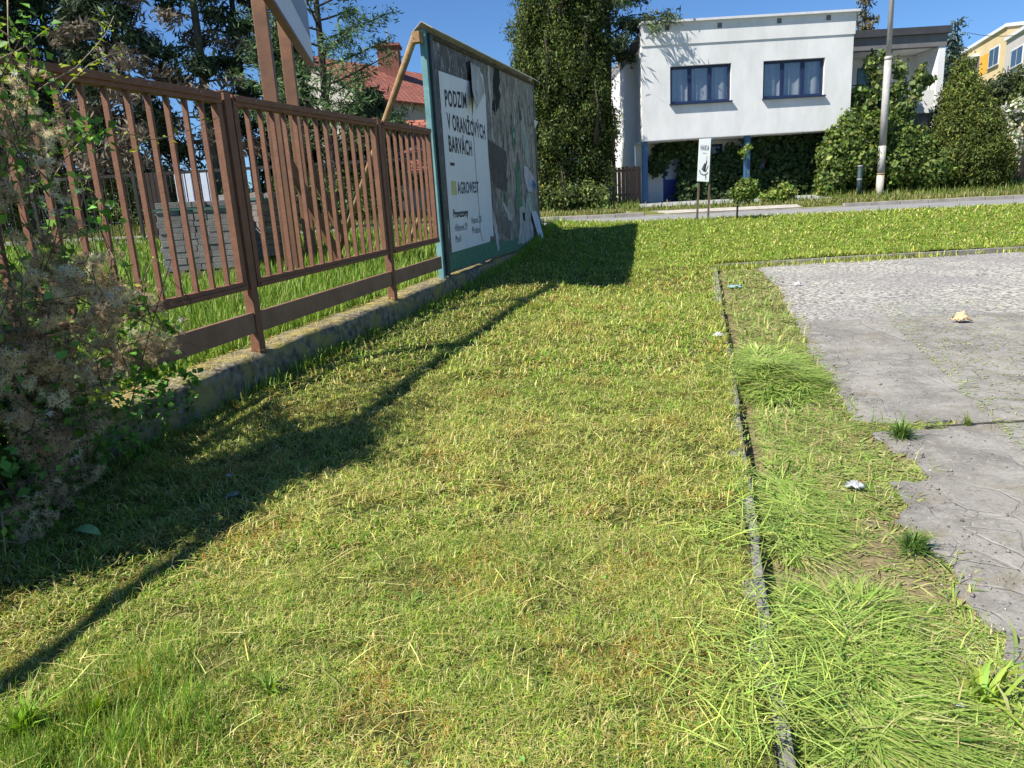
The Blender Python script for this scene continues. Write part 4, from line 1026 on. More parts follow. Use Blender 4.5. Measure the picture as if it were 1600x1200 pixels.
mb = MB(); mb.tube([(b - .16, GY + .05, dzm + .05), (b - .16, GY + .02, dzm + .05), (b - .28, GY + .02, dzm + .05)], .012, 6); mb.build('handle', ZINC, dr)
a, b, c, d = gopen[1]
mb = MB(); mb.box((a + .003, GY + .05, c + .003), (a + .09, GY + .12, d - .003)); mb.box((b - .09, GY + .05, c + .003), (b - .003, GY + .12, d - .003)); mb.box((a + .091, GY + .05, d - .09), (b - .091, GY + .12, d - .003)); mb.box((a + .091, GY + .05, c + .003), (b - .091, GY + .12, c + .09))
w3 = mb.build('window', NAVY, hs)
mb = MB(); mb.box((a + .092, GY + .08, c + .092), (b - .092, GY + .09, d - .092)); mb.build('pane', DARKGLASS, w3)
for px_ in (1007.5, 1167):
    p = at(px_, 250, HY + 0.2); g = gz(p[0], HY + .2)
    mb = MB(); mb.box((p[0] - .10, HY + .12, g - .3), (p[0] + .10, HY + .30, hz0 - 0.0205)); mb.build('support_post', POSTBLUE, hs, bevel=0.01)
# wooden gate with blue frame at the side of the house
WOODB = surf('brown_fence_plank', (0.20, 0.12, 0.07), 0.85, (0.12, 0.07, 0.04), 5, stretch=(6, 6, .5), bump=0.3)
wf = thing('plank_fence', 'brown vertical plank fence between tall thuja and white house', 'fence')
p0, p1 = at(958, 262, 28.25), at(1001, 262, 28.25)
for k in range(7):
    w = (p1[0] - p0[0]) / 7; x = p0[0] + k * w; h = RNG.uniform(-.03, .03)
    mb = MB(); mb.box((x + .01, 28.22 + RNG.uniform(0, .01), 1.5), (x + w - .012, 28.245 + RNG.uniform(0, .01), p0[2] + h)); mb.build('plank', WOODB, wf)
for z in (2.0, 2.9):
    mb = MB(); mb.box((p0[0], 28.262, z), (p1[0], 28.3, z + .09)); mb.build('rail', WOODB, wf)
gp = thing('gate_post', 'slim pale blue steel gate frame beside the brown plank fence', 'gate post')
q = at(953.5, 262, 28.2)
for x in (q[0] - .09, q[0] + .06):
    mb = MB(); mb.box((x - .03, 28.15, 1.4), (x + .03, 28.21, q[2] + .03)); mb.build('upright', surf('pale_blue_paint', (0.25, 0.38, 0.50), 0.6), gp)
mb = MB()
for z in (q[2] - .05, q[2] - 1.0): mb.box((q[0] - .059, 28.155, z), (q[0] + .029, 28.205, z + .05))
mb.build('crossbar', surf('pale_blue_paint', (0.25, 0.38, 0.50), 0.6), gp)
gf = thing('board_fence', 'weathered greenish board fence in the shade beside the tall thuja', 'fence')
q0, q1 = at(905, 250, 29.4), at(952, 250, 29.4)
GWOOD = surf('mossy_board', (0.17, 0.15, 0.06), 0.9, (0.09, 0.075, 0.035), 4, stretch=(6, 6, .5))
for k in range(8):
    w = (q1[0] - q0[0]) / 8; x = q0[0] + k * w
    mb = MB(); mb.box((x + .015, 29.4, 1.5), (x + w - .015, 29.43, q0[2] + RNG.uniform(-.05, .05))); mb.build('board', GWOOD, gf)
for z in (2.0, 3.0):
    mb = MB(); mb.box((q0[0], 29.432, z), (q1[0], 29.48, z + .1)); mb.build('rail', GWOOD, gf)

# grey annex with a recessed balcony, right of the white house
an = thing('grey_annex', 'grey house wing with recessed white balcony right of the white house', 'house')
AY = 29.2
a0, a1 = at(1336, 50, AY), at(1482, 39, AY)
zt_, zf_ = at(1420, 44, AY)[2], at(1400, 76, AY)[2]
zfl = at(1460, 166, AY)[2]
ax0, ax1 = hx1 + 0.02, a1[0]
mb = MB(); mb.box((ax0, AY, zf_), (ax1, AY + 0.3, zt_ - 0.26)); mb.build('fascia', surf('grey_fascia', (0.17, 0.165, 0.165), 0.8, (0.14, 0.135, 0.135), 3), an)
mb = MB(); mb.box((ax0, AY - 0.12, zt_ - 0.257), (ax1 + .1, AY + 0.5, zt_)); mb.build('roof_edge', surf('dark_roof_edge', (0.055, 0.055, 0.06), 0.6), an)
mb = MB(); mb.box((ax0, AY + .301, zf_ + .02), (ax1, AY + 8, zt_ - .3)); mb.build('roof_slab', PLASTER_S, an)
mb = MB(); mb.box((ax1 - 0.28, AY + .03, 1.4), (ax1 - .02, AY + 8, zf_ - .002)); mb.build('side_wall', PLASTER_S, an)
aopen = [(ax0 + 0.4, ax0 + 1.0, zfl + .1, zf_ - 0.45), (ax0 + 1.55, ax0 + 2.35, zfl + .1, zf_ - .35)]
wall_front(ax0, ax1 - .281, 1.4, zf_ + .0, AY + 1.7, aopen, 0.12, 'balcony_wall', PLASTER, an)
for o in aopen:
    mb = MB(); mb.box((o[0] + .003, AY + 1.75, o[2]), (o[0] + .08, AY + 1.82, o[3] - .003)); mb.box((o[1] - .08, AY + 1.75, o[2]), (o[1] - .003, AY + 1.82, o[3] - .003)); mb.box((o[0] + .081, AY + 1.75, o[3] - .08), (o[1] - .081, AY + 1.82, o[3] - .003))
    w_ = mb.build('balcony_door', surf('teal_blue_frame', (0.05, 0.13, 0.19), 0.5), an)
    mb = MB(); mb.box((o[0] + .082, AY + 1.78, o[2]), (o[1] - .082, AY + 1.79, o[3] - .082)); mb.build('pane', surf('blue_green_glass', (0.10, 0.19, 0.23), 0.15, (0.08, 0.16, 0.2), 2), w_)
mb = MB(); mb.box((ax0, AY + .05, zfl - 0.22), (ax1 - .282, AY + 1.69, zfl)); mb.build('balcony_floor', PLASTER_S, an)
mb = MB(); mb.box((ax0, AY + .06, zfl + .003), (ax1 - .284, AY + .14, zfl + 0.62)); mb.build('balustrade', PLASTER_S, an)
mb = MB()
for k in range(5): mb.tube([(ax1 - .5 - .9 * k, AY + .1, zfl + .6), (ax1 - .5 - .9 * k, AY + .1, zfl + .95)], .015, 6)
mb.tube([(ax0, AY + .1, zfl + .95), (ax1 - .3, AY + .1, zfl + .95)], .02, 6); mb.build('railing', DARKM, an)
wall_front(ax0, ax1 - .281, 1.4, zfl - .221, AY + .3, [], .1, 'lower_wall', surf('grey_lower_wall', (0.3, 0.3, 0.29), 0.9), an)

# ------------------------------------------------------------------ far apartment blocks
def block(name, label, px0, px1, ytop0, ytop1, Y0, Y1, wallm, wins, extra=None):
    th = thing(name, label, 'apartment building')
    A, B = at(px0, ytop0, Y0), at(px1, ytop1, Y1)
    zt2 = max(A[2], B[2]) 
    u = np.array([B[0] - A[0], B[1] - A[1], 0]); L = np.linalg.norm(u); u /= L; nn = np.array([u[1], -u[0], 0])
    def P(s, o, z): return np.array([A[0], A[1], 0]) + u * s + nn * o + np.array([0, 0, z])
    def bx(s0, s1, o0, o1, z0, z1):
        m_ = MB(); m_.quadbox([P(s0, o1, z0), P(s1, o1, z0), P(s1, o0, z0), P(s0, o0, z0), P(s0, o1, z1), P(s1, o1, z1), P(s1, o0, z1), P(s0, o0, z1)]); return m_
    bx(0, L, -9, 0, 0, zt2 - .3).build('wall', wallm, th)
    bx(-.15, L + .15, -9.1, .2, zt2 - .297, zt2).build('roof_edge', surf('white_roof_edge', (0.75, 0.75, 0.75), 0.7), th)
    for s0, s1, dt, db in wins:
        z0, z1 = zt2 - db, zt2 - dt
        f = bx(s0, s1, .003, .06, z0, z1).build('window', surf('white_window_frame', (0.78, 0.78, 0.78), 0.5), th)
        mid = (s0 + s1) / 2
        for a_, b_ in ((s0 + .12, mid - .07), (mid + .07, s1 - .12)): bx(a_, b_, .063, .075, z0 + .12, z1 - .12).build('pane', DARKGLASS, f)
        bx(s0 - .1, s1 + .1, .003, .18, z0 - .1, z0 - .003).build('sill', surf('grey_sill', (0.3, 0.3, 0.3), 0.7), f)
    if extra: extra(th, bx, zt2, L)
YELW = surf('yellow_render', (0.62, 0.48, 0.27), 0.9, (0.57, 0.44, 0.24), 1)
def yex(th, bx, zt2, L):
    bx(9.6, 12.2, .003, .02, zt2 - 3.6, zt2 - 1.7).build('orange_panel', surf('orange_render', (0.80, 0.42, 0.05), 0.9), th)
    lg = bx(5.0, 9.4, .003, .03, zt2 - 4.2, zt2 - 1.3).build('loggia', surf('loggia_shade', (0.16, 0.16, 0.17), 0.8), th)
    bx(5.0, 9.4, .031, .5, zt2 - 1.55, zt2 - 1.3).build('loggia_roof', surf('white_roof_edge2', (0.75, 0.75, 0.75), 0.7), lg)
block('yellow_apartment_block', 'yellow apartment block with white windows far behind the round thuja', 1490, 1572, 89, 67, 88, 72, YELW, [(12.4, 15.2, 1.5, 3.3), (12.4, 14.9, 4.9, 6.6)], yex)
block('grey_apartment_block', 'pale grey concrete apartment block at the right edge beside the yellow block', 1573.5, 1640, 59, 40, 70, 60, surf('grey_panel_render', (0.50, 0.47, 0.43), 0.9, (0.43, 0.40, 0.37), 0.6), [(1.9, 5.0, 1.4, 3.0), (1.9, 5.0, 4.5, 6.1)])

# ------------------------------------------------------------------ red roofed houses behind the trees at left
TILE = None
def tile_mat():
    m, n, l, b = mat_new('red_roof_tiles')
    tc = n.new('ShaderNodeTexCoord'); br = n.new('ShaderNodeTexBrick')
    br.inputs['Color1'].default_value = (0.36, 0.12, 0.07, 1); br.inputs['Color2'].default_value = (0.25, 0.075, 0.045, 1); br.inputs['Mortar'].default_value = (0.09, 0.03, 0.025, 1)
    br.inputs['Scale'].default_value = 1.0; br.inputs['Brick Width'].default_value = 0.34; br.inputs['Row Height'].default_value = 0.36; br.inputs['Mortar Size'].default_value = 0.035
    l.new(tc.outputs['UV'], br.inputs['Vector']); l.new(br.outputs['Color'], b.inputs['Base Color'])
    bp = n.new('ShaderNodeBump'); bp.inputs['Strength'].default_value = 0.8; l.new(br.outputs['Fac'], bp.inputs['Height']); bp.invert = True; l.new(bp.outputs[0], b.inputs['Normal'])
    b.inputs['Roughness'].default_value = 0.8
    return m
TILE = tile_mat()
def roof_poly(name, pts, uvs, parent, thick=0.12):
    mb = MB(); nrm = Vector(np.cross(np.array(pts[1]) - np.array(pts[0]), np.array(pts[2]) - np.array(pts[0]))).normalized()
    mb.prism(pts, tuple(nrm * -thick)); o = mb.build(name, TILE, parent)
    uv = o.data.uv_layers.new(name='UV')
    for p in o.data.polygons:
        for li in p.loop_indices:
            vi = o.data.loops[li].vertex_index; uv.data[li].uv = uvs[vi % len(pts)]
    return o
rh = thing('red_roof_house', 'house with steep red tiled roof and brick chimney behind the larch', 'house')
RY = 38.0
ap, rg = at(482, 86, RY), at(548, 118, RY + 9)       # gable apex, end of ridge
el, er = at(408, 160, RY), at(560, 172, RY)
zr, ze = ap[2], at(560, 168, RY)[2]
gx = ap[0]; hw = 4.4
rd = np.array([0.62, 0.785, 0]); pd = np.array([rd[1], -rd[0], 0])   # ridge direction, across
G = np.array([ap[0], ap[1], 0])
def RP(a, c, z): return G + rd * a + pd * c + np.array([0, 0, z])
LR = 9.0
sl2 = math.hypot(hw + .4, zr - ze)
for sgn in (1, -1):
    pts = [RP(-.4, 0, zr), RP(LR, 0, zr), RP(LR + 3.0, sgn * (hw + .4), ze - .1), RP(-.4, sgn * (hw + .4), ze - .1)]
    uvs = [(0, 0), (LR + .4, 0), (LR + 3.4, sl2), (0, sl2)]
    if sgn > 0: pts, uvs = pts[::-1], uvs[::-1]
    roof_poly('roof', pts, uvs, rh)
roof_poly('roof_hip', [RP(LR, 0, zr), RP(LR + 3.0, hw + .4, ze - .1), RP(LR + 3.0, -hw - .4, ze - .1)], [(0, 0), (-4.8, sl2), (4.8, sl2)], rh)
mb = MB(); mb.poly([RP(0, -hw, .5), RP(0, hw, .5), RP(0, hw, ze), RP(0, 0, zr - .15), RP(0, -hw, ze)])
mb.poly([RP(0, hw, .5), RP(LR + 2.6, hw, .5), RP(LR + 2.6, hw, ze), RP(0, hw, ze)]); mb.poly([RP(0, -hw, .5), RP(LR + 2.6, -hw, .5), RP(LR + 2.6, -hw, ze), RP(0, -hw, ze)])
mb.build('wall', surf('grey_beige_render', (0.42, 0.40, 0.36), 0.9, (0.34, 0.32, 0.29), 1), rh)
cp = RP(4.6, 0.9, 0); mb = MB()
mb.box((cp[0] - .55, cp[1] - .55, zr - 1.3), (cp[0] + .55, cp[1] + .55, zr + 0.75)); ch = mb.build('chimney', surf('brick_chimney', (0.24, 0.09, 0.065), 0.9, (0.15, 0.06, 0.045), 9), rh)
mb = MB(); mb.box((cp[0] - .65, cp[1] - .65, zr + .753), (cp[0] + .65, cp[1] + .65, zr + .88)); mb.build('chimney_cap', surf('brick_cap', (0.28, 0.12, 0.09), 0.9), ch)
mb = MB(); mb.tube([(cp[0], cp[1], zr + .88), (cp[0], cp[1], zr + 1.7)], .03, 6); mb.build('chimney_pipe', ZINC, ch)
lh = thing('low_tiled_house', 'low house with orange tiled roof seen between the fence and billboard', 'house')
LY = 27.5
q0, q1 = at(622, 189, LY + 3.5), at(760, 182, LY + 3.5)
e0, e1 = at(617, 240, LY), at(800, 230, LY)
roof_poly('roof', [e0, e1, q1 + np.array([2.0, 0, 0]), q0], [(0, 4.0), (e1[0] - e0[0], 4.0), (e1[0] - e0[0], 0), (0, 0)], lh)
mb = MB(); mb.bar(e0 + np.array([0, -.06, -.06]), e1 + np.array([0, -.06, -.06]), .12, .12); mb.build('gutter', DARKM, lh)
r0, r1 = at(640, 246, LY - .9), at(790, 238, LY - .9)
s0_, s1_ = at(640, 266, LY - 1.6), at(790, 258, LY - 1.6)
roof_poly('porch_roof', [s0_, s1_, r1, r0], [(0, 1.2), (5, 1.2), (5, 0), (0, 0)], lh)
mb = MB(); mb.box((e0[0] + .5, LY + .3, 1.3), (e1[0], LY + 5, e0[2] + .2)); mb.build('wall', surf('grey_wall', (0.40, 0.39, 0.37), 0.9), lh)
mb = MB(); mb.box((e0[0] + 1.0, LY + .26, 2.3), (e0[0] + 1.9, LY + .297, 3.9)); wnd = mb.build('window', surf('white_frame', (0.7, 0.7, 0.7), 0.5), lh)
mb = MB(); mb.box((e0[0] + 1.08, LY + .24, 2.38), (e0[0] + 1.82, LY + .257, 3.82)); mb.build('pane', DARKGLASS, wnd)

# ------------------------------------------------------------------ street furniture
lp = thing('lamp_post', 'tall grey white tapered street lamp post on the verge before the bushes', 'lamp post')
LYp = 27.0
b0 = at(1374, 302, LYp); g = gz(b0[0], LYp); sc_ = LYp / FPX
STEEL = surf('grey_painted_steel', (0.42, 0.41, 0.385), 0.6, (0.32, 0.31, 0.29), 4)
hA, hB, hC = at(1377, 272, LYp)[2], at(1378, 228, LYp)[2], at(1387, 91, LYp)[2]
x0_ = b0[0]
lean = 0.004
def lpp(z): return (x0_ + lean * (z - g), LYp, z)
mb = MB(); mb.tube([lpp(g - .3), lpp(hA)], [.135, .13], 20); mb.build('base_sleeve', surf('rust_stained_steel', (0.42, 0.39, 0.34), 0.6, (0.38, 0.26, 0.15), 1.6, lo=.3, hi=.5), lp, smooth=True)
mb = MB(); mb.tube([lpp(hA + .005), lpp(hB)], [.134, .128], 20); mb.tube([lpp(hB + .003), lpp(hC)], [.126, .118], 20); mb.tube([lpp(hC - .06), lpp(hC + .05)], [.128, .118], 20); mb.tube([lpp(hC + .051), lpp(g + 11)], [.09, .062], 16); mb.build('pole', STEEL, lp, smooth=True)
mb = MB(); mb.tube([lpp(hA - .02), lpp(hA + .03)], .142, 20); mb.build('collar', RUST, lp, smooth=True)
t_ = np.array(lpp(g + 11)); mb = MB(); mb.tube([t_, t_ + (0, -.3, .25), t_ + (0, -1.4, .4)], .04, 8); mb.build('arm', STEEL, lp, smooth=True)
mb = MB(); mb.quadbox([t_ + (-.13, -2.0, .32), t_ + (.13, -2.0, .32), t_ + (.16, -1.3, .34), t_ + (-.16, -1.3, .34), t_ + (-.08, -1.9, .44), t_ + (.08, -1.9, .44), t_ + (.1, -1.35, .48), t_ + (-.1, -1.35, .48)]); mb.build('lamp_head', STEEL, lp, bevel=0.02)
# small advertising sign on the bank
hk = thing('small_sign', 'narrow white sign with black lettering and fan logo on two thin posts', 'sign')
SYp = 18.9
A_, B_, C_, D_ = at(1093, 217, SYp), at(1111, 216, SYp), at(1107.5, 284, SYp), at(1089.5, 283, SYp)
WSIGN = surf('white_sign_board', (0.78, 0.80, 0.80), 0.5, (0.74, 0.76, 0.77), 3)
mb = MB(); mb.prism([D_, C_, B_, A_], (0, .03, 0)); sp1 = mb.build('sign_board', WSIGN, hk)
mb = MB(); o_ = np.array([0.012, 0.035, 0]); mb.prism([C_ + o_, C_ + o_ + (.03, .5, .1), (C_ + B_) / 2 + o_ + (.14, .55, 0), B_ + o_ + (.03, .5, -.1), B_ + o_], (0.02, 0, 0)); mb.build('rear_board', surf('blue_sign_board', (0.05, 0.22, 0.55), 0.5, (0.04, 0.19, 0.48), 2), hk)
for top, bot in (((1091.5, 284), (1088.5, 349)), ((1107, 285), (1106, 352))):
    P0_, P1_ = at(*top, SYp + .05), at(*bot, SYp + .05)
    mb = MB(); mb.bar((P1_[0], P1_[1], float(lawn_z(P1_[0], P1_[1])) - .2), P0_ + (A_ - D_) * .9, .045, .045); mb.build('post', surf('brown_grey_post', (0.13, 0.10, 0.075), 0.8), hk)
ex_, ez_ = C_ - D_, A_ - D_
def HK(u, v): return D_ + ex_ * u + ez_ * v + np.array([0, -.004, 0])
put_text('lettering', 'HAKA', 0.72, 0.13, lambda a, b: HK(.14 + a, .735 + b), INK, sp1, 0.0, 1.15)
put_text('lettering', 'PIZZA', 0.34, 0.028, lambda a, b: HK(.34 + a, .655 + b), INKG, sp1)
mb = MB()
for u0, v0, u1, v1, w in ((.30, .285, .55, .45, .05), (.40, .255, .66, .46, .05), (.50, .24, .74, .50, .045), (.60, .235, .72, .62, .03), (.66, .24, .86, .40, .025)):
    mb.poly([HK(u0, v0), HK(u0 + w * 1.6, v0 - .012), HK(u1 + w * .5, v1 - .03), HK(u1, v1)])
for k in range(7):
    a_ = math.pi * (1.0 + k / 8); b_2 = math.pi * (1.0 + (k + 1) / 8); c_ = lambda q, r: HK(.52 + r * math.cos(q), .265 + r * .30 * math.sin(q))
    mb.poly([c_(a_, .40), c_(b_2, .40), c_(b_2, .33), c_(a_, .33)])
mb.poly([HK(.60, .16), HK(.72, .15), HK(.76, .10), HK(.70, .02), HK(.69, .08), HK(.66, .13)])
mb.build('fan_logo', INK, sp1)
# gate and parked car at the right edge
bg_ = thing('bar_gate', 'black bar gate at the right edge in front of the parked car', 'gate')
u0, u1 = at(1556, 252, 29.4), at(1640, 246, 29.4)
for k in range(18):
    x = u0[0] + (u1[0] - u0[0]) * k / 17; mb = MB(); mb.box((x - .018, 29.38, 1.5), (x + .018, 29.416, u0[2])); mb.build('bar', DARKM, bg_)
for z in (1.72, 2.25, u0[2] - .05):
    mb = MB(); mb.box((u0[0], 29.34, z), (u1[0], 29.377, z + .06)); mb.build('rail', DARKM, bg_)
mb = MB(); p_ = at(1597, 240, 29.4); mb.box((p_[0] - .06, 29.2, 1.4), (p_[0] + .06, 29.33, p_[2] + .1)); mb.build('post', DARKM, bg_)
car = thing('parked_car', 'white hatchback parked behind the black bar gate at the right edge', 'car')
cc = at(1590, 284, 34.0); cz = gz(cc[0], 34.0)
car.location = (cc[0], 34.0, cz); car.rotation_euler = (0, 0, math.radians(100))
WHITEC = surf('white_car_paint', (0.78, 0.79, 0.80), 0.25, (0.76, 0.77, 0.78), 2, spec=0.6)
prof = [(-2.0, .35), (-2.02, .75), (-1.85, .95), (-1.05, 1.05), (-.45, 1.45), (.9, 1.5), (1.65, 1.35), (1.98, .95), (2.02, .4)]
mb = MB(); mb.prism([(x, -.82, z) for x, z in prof], (0, 1.64, 0)); mb.build('body', WHITEC, car, bevel=0.06)
for sy in (-.835, .826):
    mb = MB(); mb.prism([(-.85, sy, 1.07), (-.38, sy, 1.38), (.85, sy, 1.41), (1.45, sy, 1.28), (1.55, sy, 1.05)], (0, .009, 0)); mb.build('side_window', DARKGLASS, car)
mb = MB(); mb.prism([(-1.04, -.7, 1.075), (-1.04, .7, 1.075), (-.50, .62, 1.44), (-.50, -.62, 1.44)], (-.02, 0, .012)); mb.build('windscreen', DARKGLASS, car)
for x in (-1.3, 1.25):
    for sy in (-.86, .66):
        mb = MB(); mb.tube([(x, sy, .32), (x, sy + .2, .32)], .32, 18); wh = mb.build('wheel', surf('tyre', (0.02, 0.02, 0.02), 0.9), car)
        mb = MB(); yy = sy - .004 if sy < 0 else sy + .2; mb.tube([(x, yy, .32), (x, yy + .004, .32)], .2, 14); mb.build('rim', ZINC, wh)
for sy in (-.62, .38):
    mb = MB(); mb.box((-2.05, sy, .68), (-2.0, sy + .26, .84)); mb.build('headlight', surf('lamp_glass', (0.7, 0.72, 0.74), 0.15), car)
# overhead wire
mb = MB(); wA, wB = at(1512, 51, 60.0), at(1700, 30, 40.0); n_ = 16
mb.tube([wA + (wB - wA) * k / n_ - np.array([0, 0, .5 * 4 * (k / n_) * (1 - k / n_)]) for k in range(n_ + 1)], .02, 5)
tag(mb.build('overhead_wire', DARKM), 'thin overhead wire crossing the sky at upper right', 'wire')

# ------------------------------------------------------------------ trees and plants
def crown(blobs, nclump, nper, sd, shell=0.45, cs=0.22):
    B = np.array(blobs, float); vol = np.prod(B[:, 3:6], 1) ** 0.75; k = RNG.choice(len(B), nclump, p=vol / vol.sum())
    v = RNG.normal(size=(nclump, 3)); v /= np.linalg.norm(v, axis=1, keepdims=True)
    r = RNG.random(nclump)[:, None] ** shell
    c = B[k, :3] + v * r * B[k, 3:6]
    P = np.repeat(c, nper, 0) + RNG.normal(size=(nclump * nper, 3)) * np.asarray(sd)
    nrm = np.repeat(v / B[k, 3:6], nper, 0); nrm /= np.linalg.norm(nrm, axis=1, keepdims=True)
    ct = np.repeat(np.exp(RNG.normal(0, cs, nclump)), nper)
    return P, nrm, ct
def spread(nrm, a): return nrm + RNG.normal(size=nrm.shape) * a
def foliage(name, blobs, nclump, nper, sd, size, asp, base, parent, nj=0.6, mat=LEAF, shell=0.45, base2=None, up=0.0, v=0.2, zmin=None, cut=None, cs=0.22):
    P, nrm, ct = crown(blobs, nclump, nper, sd, shell, cs)
    ok = np.ones(len(P), bool)
    if zmin is not None: ok &= P[:, 2] > zmin
    if cut is not None: ok &= cut(P)
    P, nrm, ct = P[ok], nrm[ok], ct[ok]
    N = len(P); n2 = spread(nrm, nj)
    c = tint(base, N, v)
    if base2 is not None:
        m = RNG.random(N) < 0.35; c[m] = tint(base2, N, v)[m]
    c = np.clip(c * ct[:, None], 0.004, 0.9)
    d = RNG.normal(size=(N, 3)); d[:, 2] += up
    return leaves(name, P, n2, size * np.exp(RNG.normal(0, 0.25, N)), asp, c, mat, parent, d)
def trunk_limbs(parent, x, y, z0, H, r0, limbs, mat=BARK, lean=(0, 0)):
    mb = MB(); n_ = 9; pts = [(x + lean[0] * k / n_ + 0.04 * math.sin(k * 1.7 + x), y + lean[1] * k / n_ + 0.04 * math.cos(k * 2.1 + x), z0 - 0.2 + (H + 0.2) * k / n_) for k in range(n_ + 1)]
    mb.tube(pts, [r0 * (1.25 if k == 0 else 1 - 0.93 * k / n_) for k in range(n_ + 1)], 10)
    for p in limbs: mb.tube(p[0], p[1], 5)
    return mb.build('trunk', mat, parent, smooth=True)

def conifer(name, label, px, Y, H, r0, zb, blen, nb, droop, tuft, group, nt=26, tsize=0.34, asp=0.22, cols=((0.035, 0.062, 0.028), (0.06, 0.075, 0.04)), dead=0.0, mat=BARK, rise=0.1, x=None, ztop_len=0.15, py=300):
    p = at(px, py, Y); x = p[0] if x is None else x; z0 = gz(x, Y)
    th = thing(name, label, 'tree', group); th.location = (x, Y, z0)
    limbs, PP, DD, CC = [], [], [], []
    for k in range(nb):
        f = zb + (1 - zb) * (k + RNG.random()) / nb
        L = blen * (1 - (f - zb) / (1 - zb) * (1 - ztop_len)) * RNG.uniform(0.65, 1.15)
        a = k * 2.4 + RNG.uniform(-.5, .5); h = f * H
        d = np.array([math.cos(a), math.sin(a), 0])
        isd = RNG.random() < dead * (1.6 - f * 1.5)
        pts = [np.array([0, 0, h]) + d * L * q + np.array([0, 0, rise * L * math.sin(q * 2.2) - droop * L * q * q]) for q in (0, .25, .5, .75, 1)]
        limbs.append((pts, [0.05 * (1 - f * .6), .04, .03, .02, .008]))
        m = int(1.9 * tuft * L / blen * (0.6 if isd else 1))
        for j in range(m):
            q = RNG.uniform(0.22, 1.0) ** 0.8; i0 = min(3, int(q * 4)); fr = q * 4 - i0
            c = pts[i0] * (1 - fr) + pts[i0 + 1] * fr
            side = RNG.normal(0, 0.20 * L * (1.15 - q) + 0.12); c = c + np.array([-d[1], d[0], 0]) * side + np.array([0, 0, -abs(RNG.normal(0, 0.22)) * (0.6 + droop)])
            PP.append(c + RNG.normal(size=(nt, 3)) * np.array([.17, .17, .13])); 
            dr = np.tile(d * 0.8 + np.array([0, 0, -0.5 - droop]), (nt, 1)) + RNG.normal(size=(nt, 3)) * 0.75; DD.append(dr)
            b_ = np.array((0.17, 0.14, 0.10)) if isd else np.array(cols[0]) * (1 - RNG.random() * .5) + np.array(cols[1]) * RNG.random()
            CC.append(np.tile(b_ * math.exp(RNG.normal(0, .2)), (nt, 1)))
    trunk_limbs(th, 0, 0, 0, H, r0, limbs, mat)
    P, D, Cc = np.concatenate(PP), np.concatenate(DD), np.concatenate(CC)
    leaves('crown', P, RNG.normal(size=P.shape), tsize * np.exp(RNG.normal(0, .2, len(P))), asp, np.clip(Cc * np.exp(RNG.normal(0, .2, (len(P), 1))), .004, .6), NEEDLE, th, D, 0.02)
    return th
GP = 'dark conifers beyond the rear fence'
conifer('pine_tree', 'tall dark pine at the far left, crown above the climbing plant', 20, 28.5, 15, 0.2, 0.09, 3.4, 60, 0.25, 17, GP, dead=0.3)
conifer('pine_tree', 'dense dark pine with brownish drooping twigs, second from left', 118, 30.0, 16, 0.2, 0.08, 3.2, 76, 0.35, 18, GP, dead=0.4)
conifer('pine_tree', 'dark pine with grey dead lower branches, third from left', 222, 28.0, 15, 0.2, 0.10, 2.8, 70, 0.35, 15, GP, dead=0.55, mat=BARK_G)
conifer('pine_tree', 'bare trunked conifer rising behind the gap left of the main fence post', 345, 28.6, 16, 0.24, 0.16, 2.4, 44, 0.2, 9, GP, dead=0.45, mat=BARK_G)
conifer('pine_tree', 'dark conifer right behind the double post sign, fourth trunk from left', 402, 30.0, 16, 0.2, 0.22, 2.2, 44, 0.15, 10, GP, dead=0.3)
conifer('larch_tree', 'airy green larch with upswept branches before the red roof', 526, 26.8, 13.5, 0.2, 0.16, 3.5, 60, -0.30, 12, GP, nt=18, tsize=0.22, asp=0.2, cols=((0.06, 0.11, 0.04), (0.11, 0.16, 0.06)), rise=0.12)
conifer('small_conifer', 'low dark spreading conifer below the larch before the red roof', 590, 28.5, 4.6, 0.12, 0.3, 2.2, 36, 0.1, 16, GP)
conifer('small_conifer', 'dark drooping conifer between the sign posts and red roofed house', 472, 29.6, 7.4, 0.14, 0.12, 2.0, 50, 0.3, 14, GP)

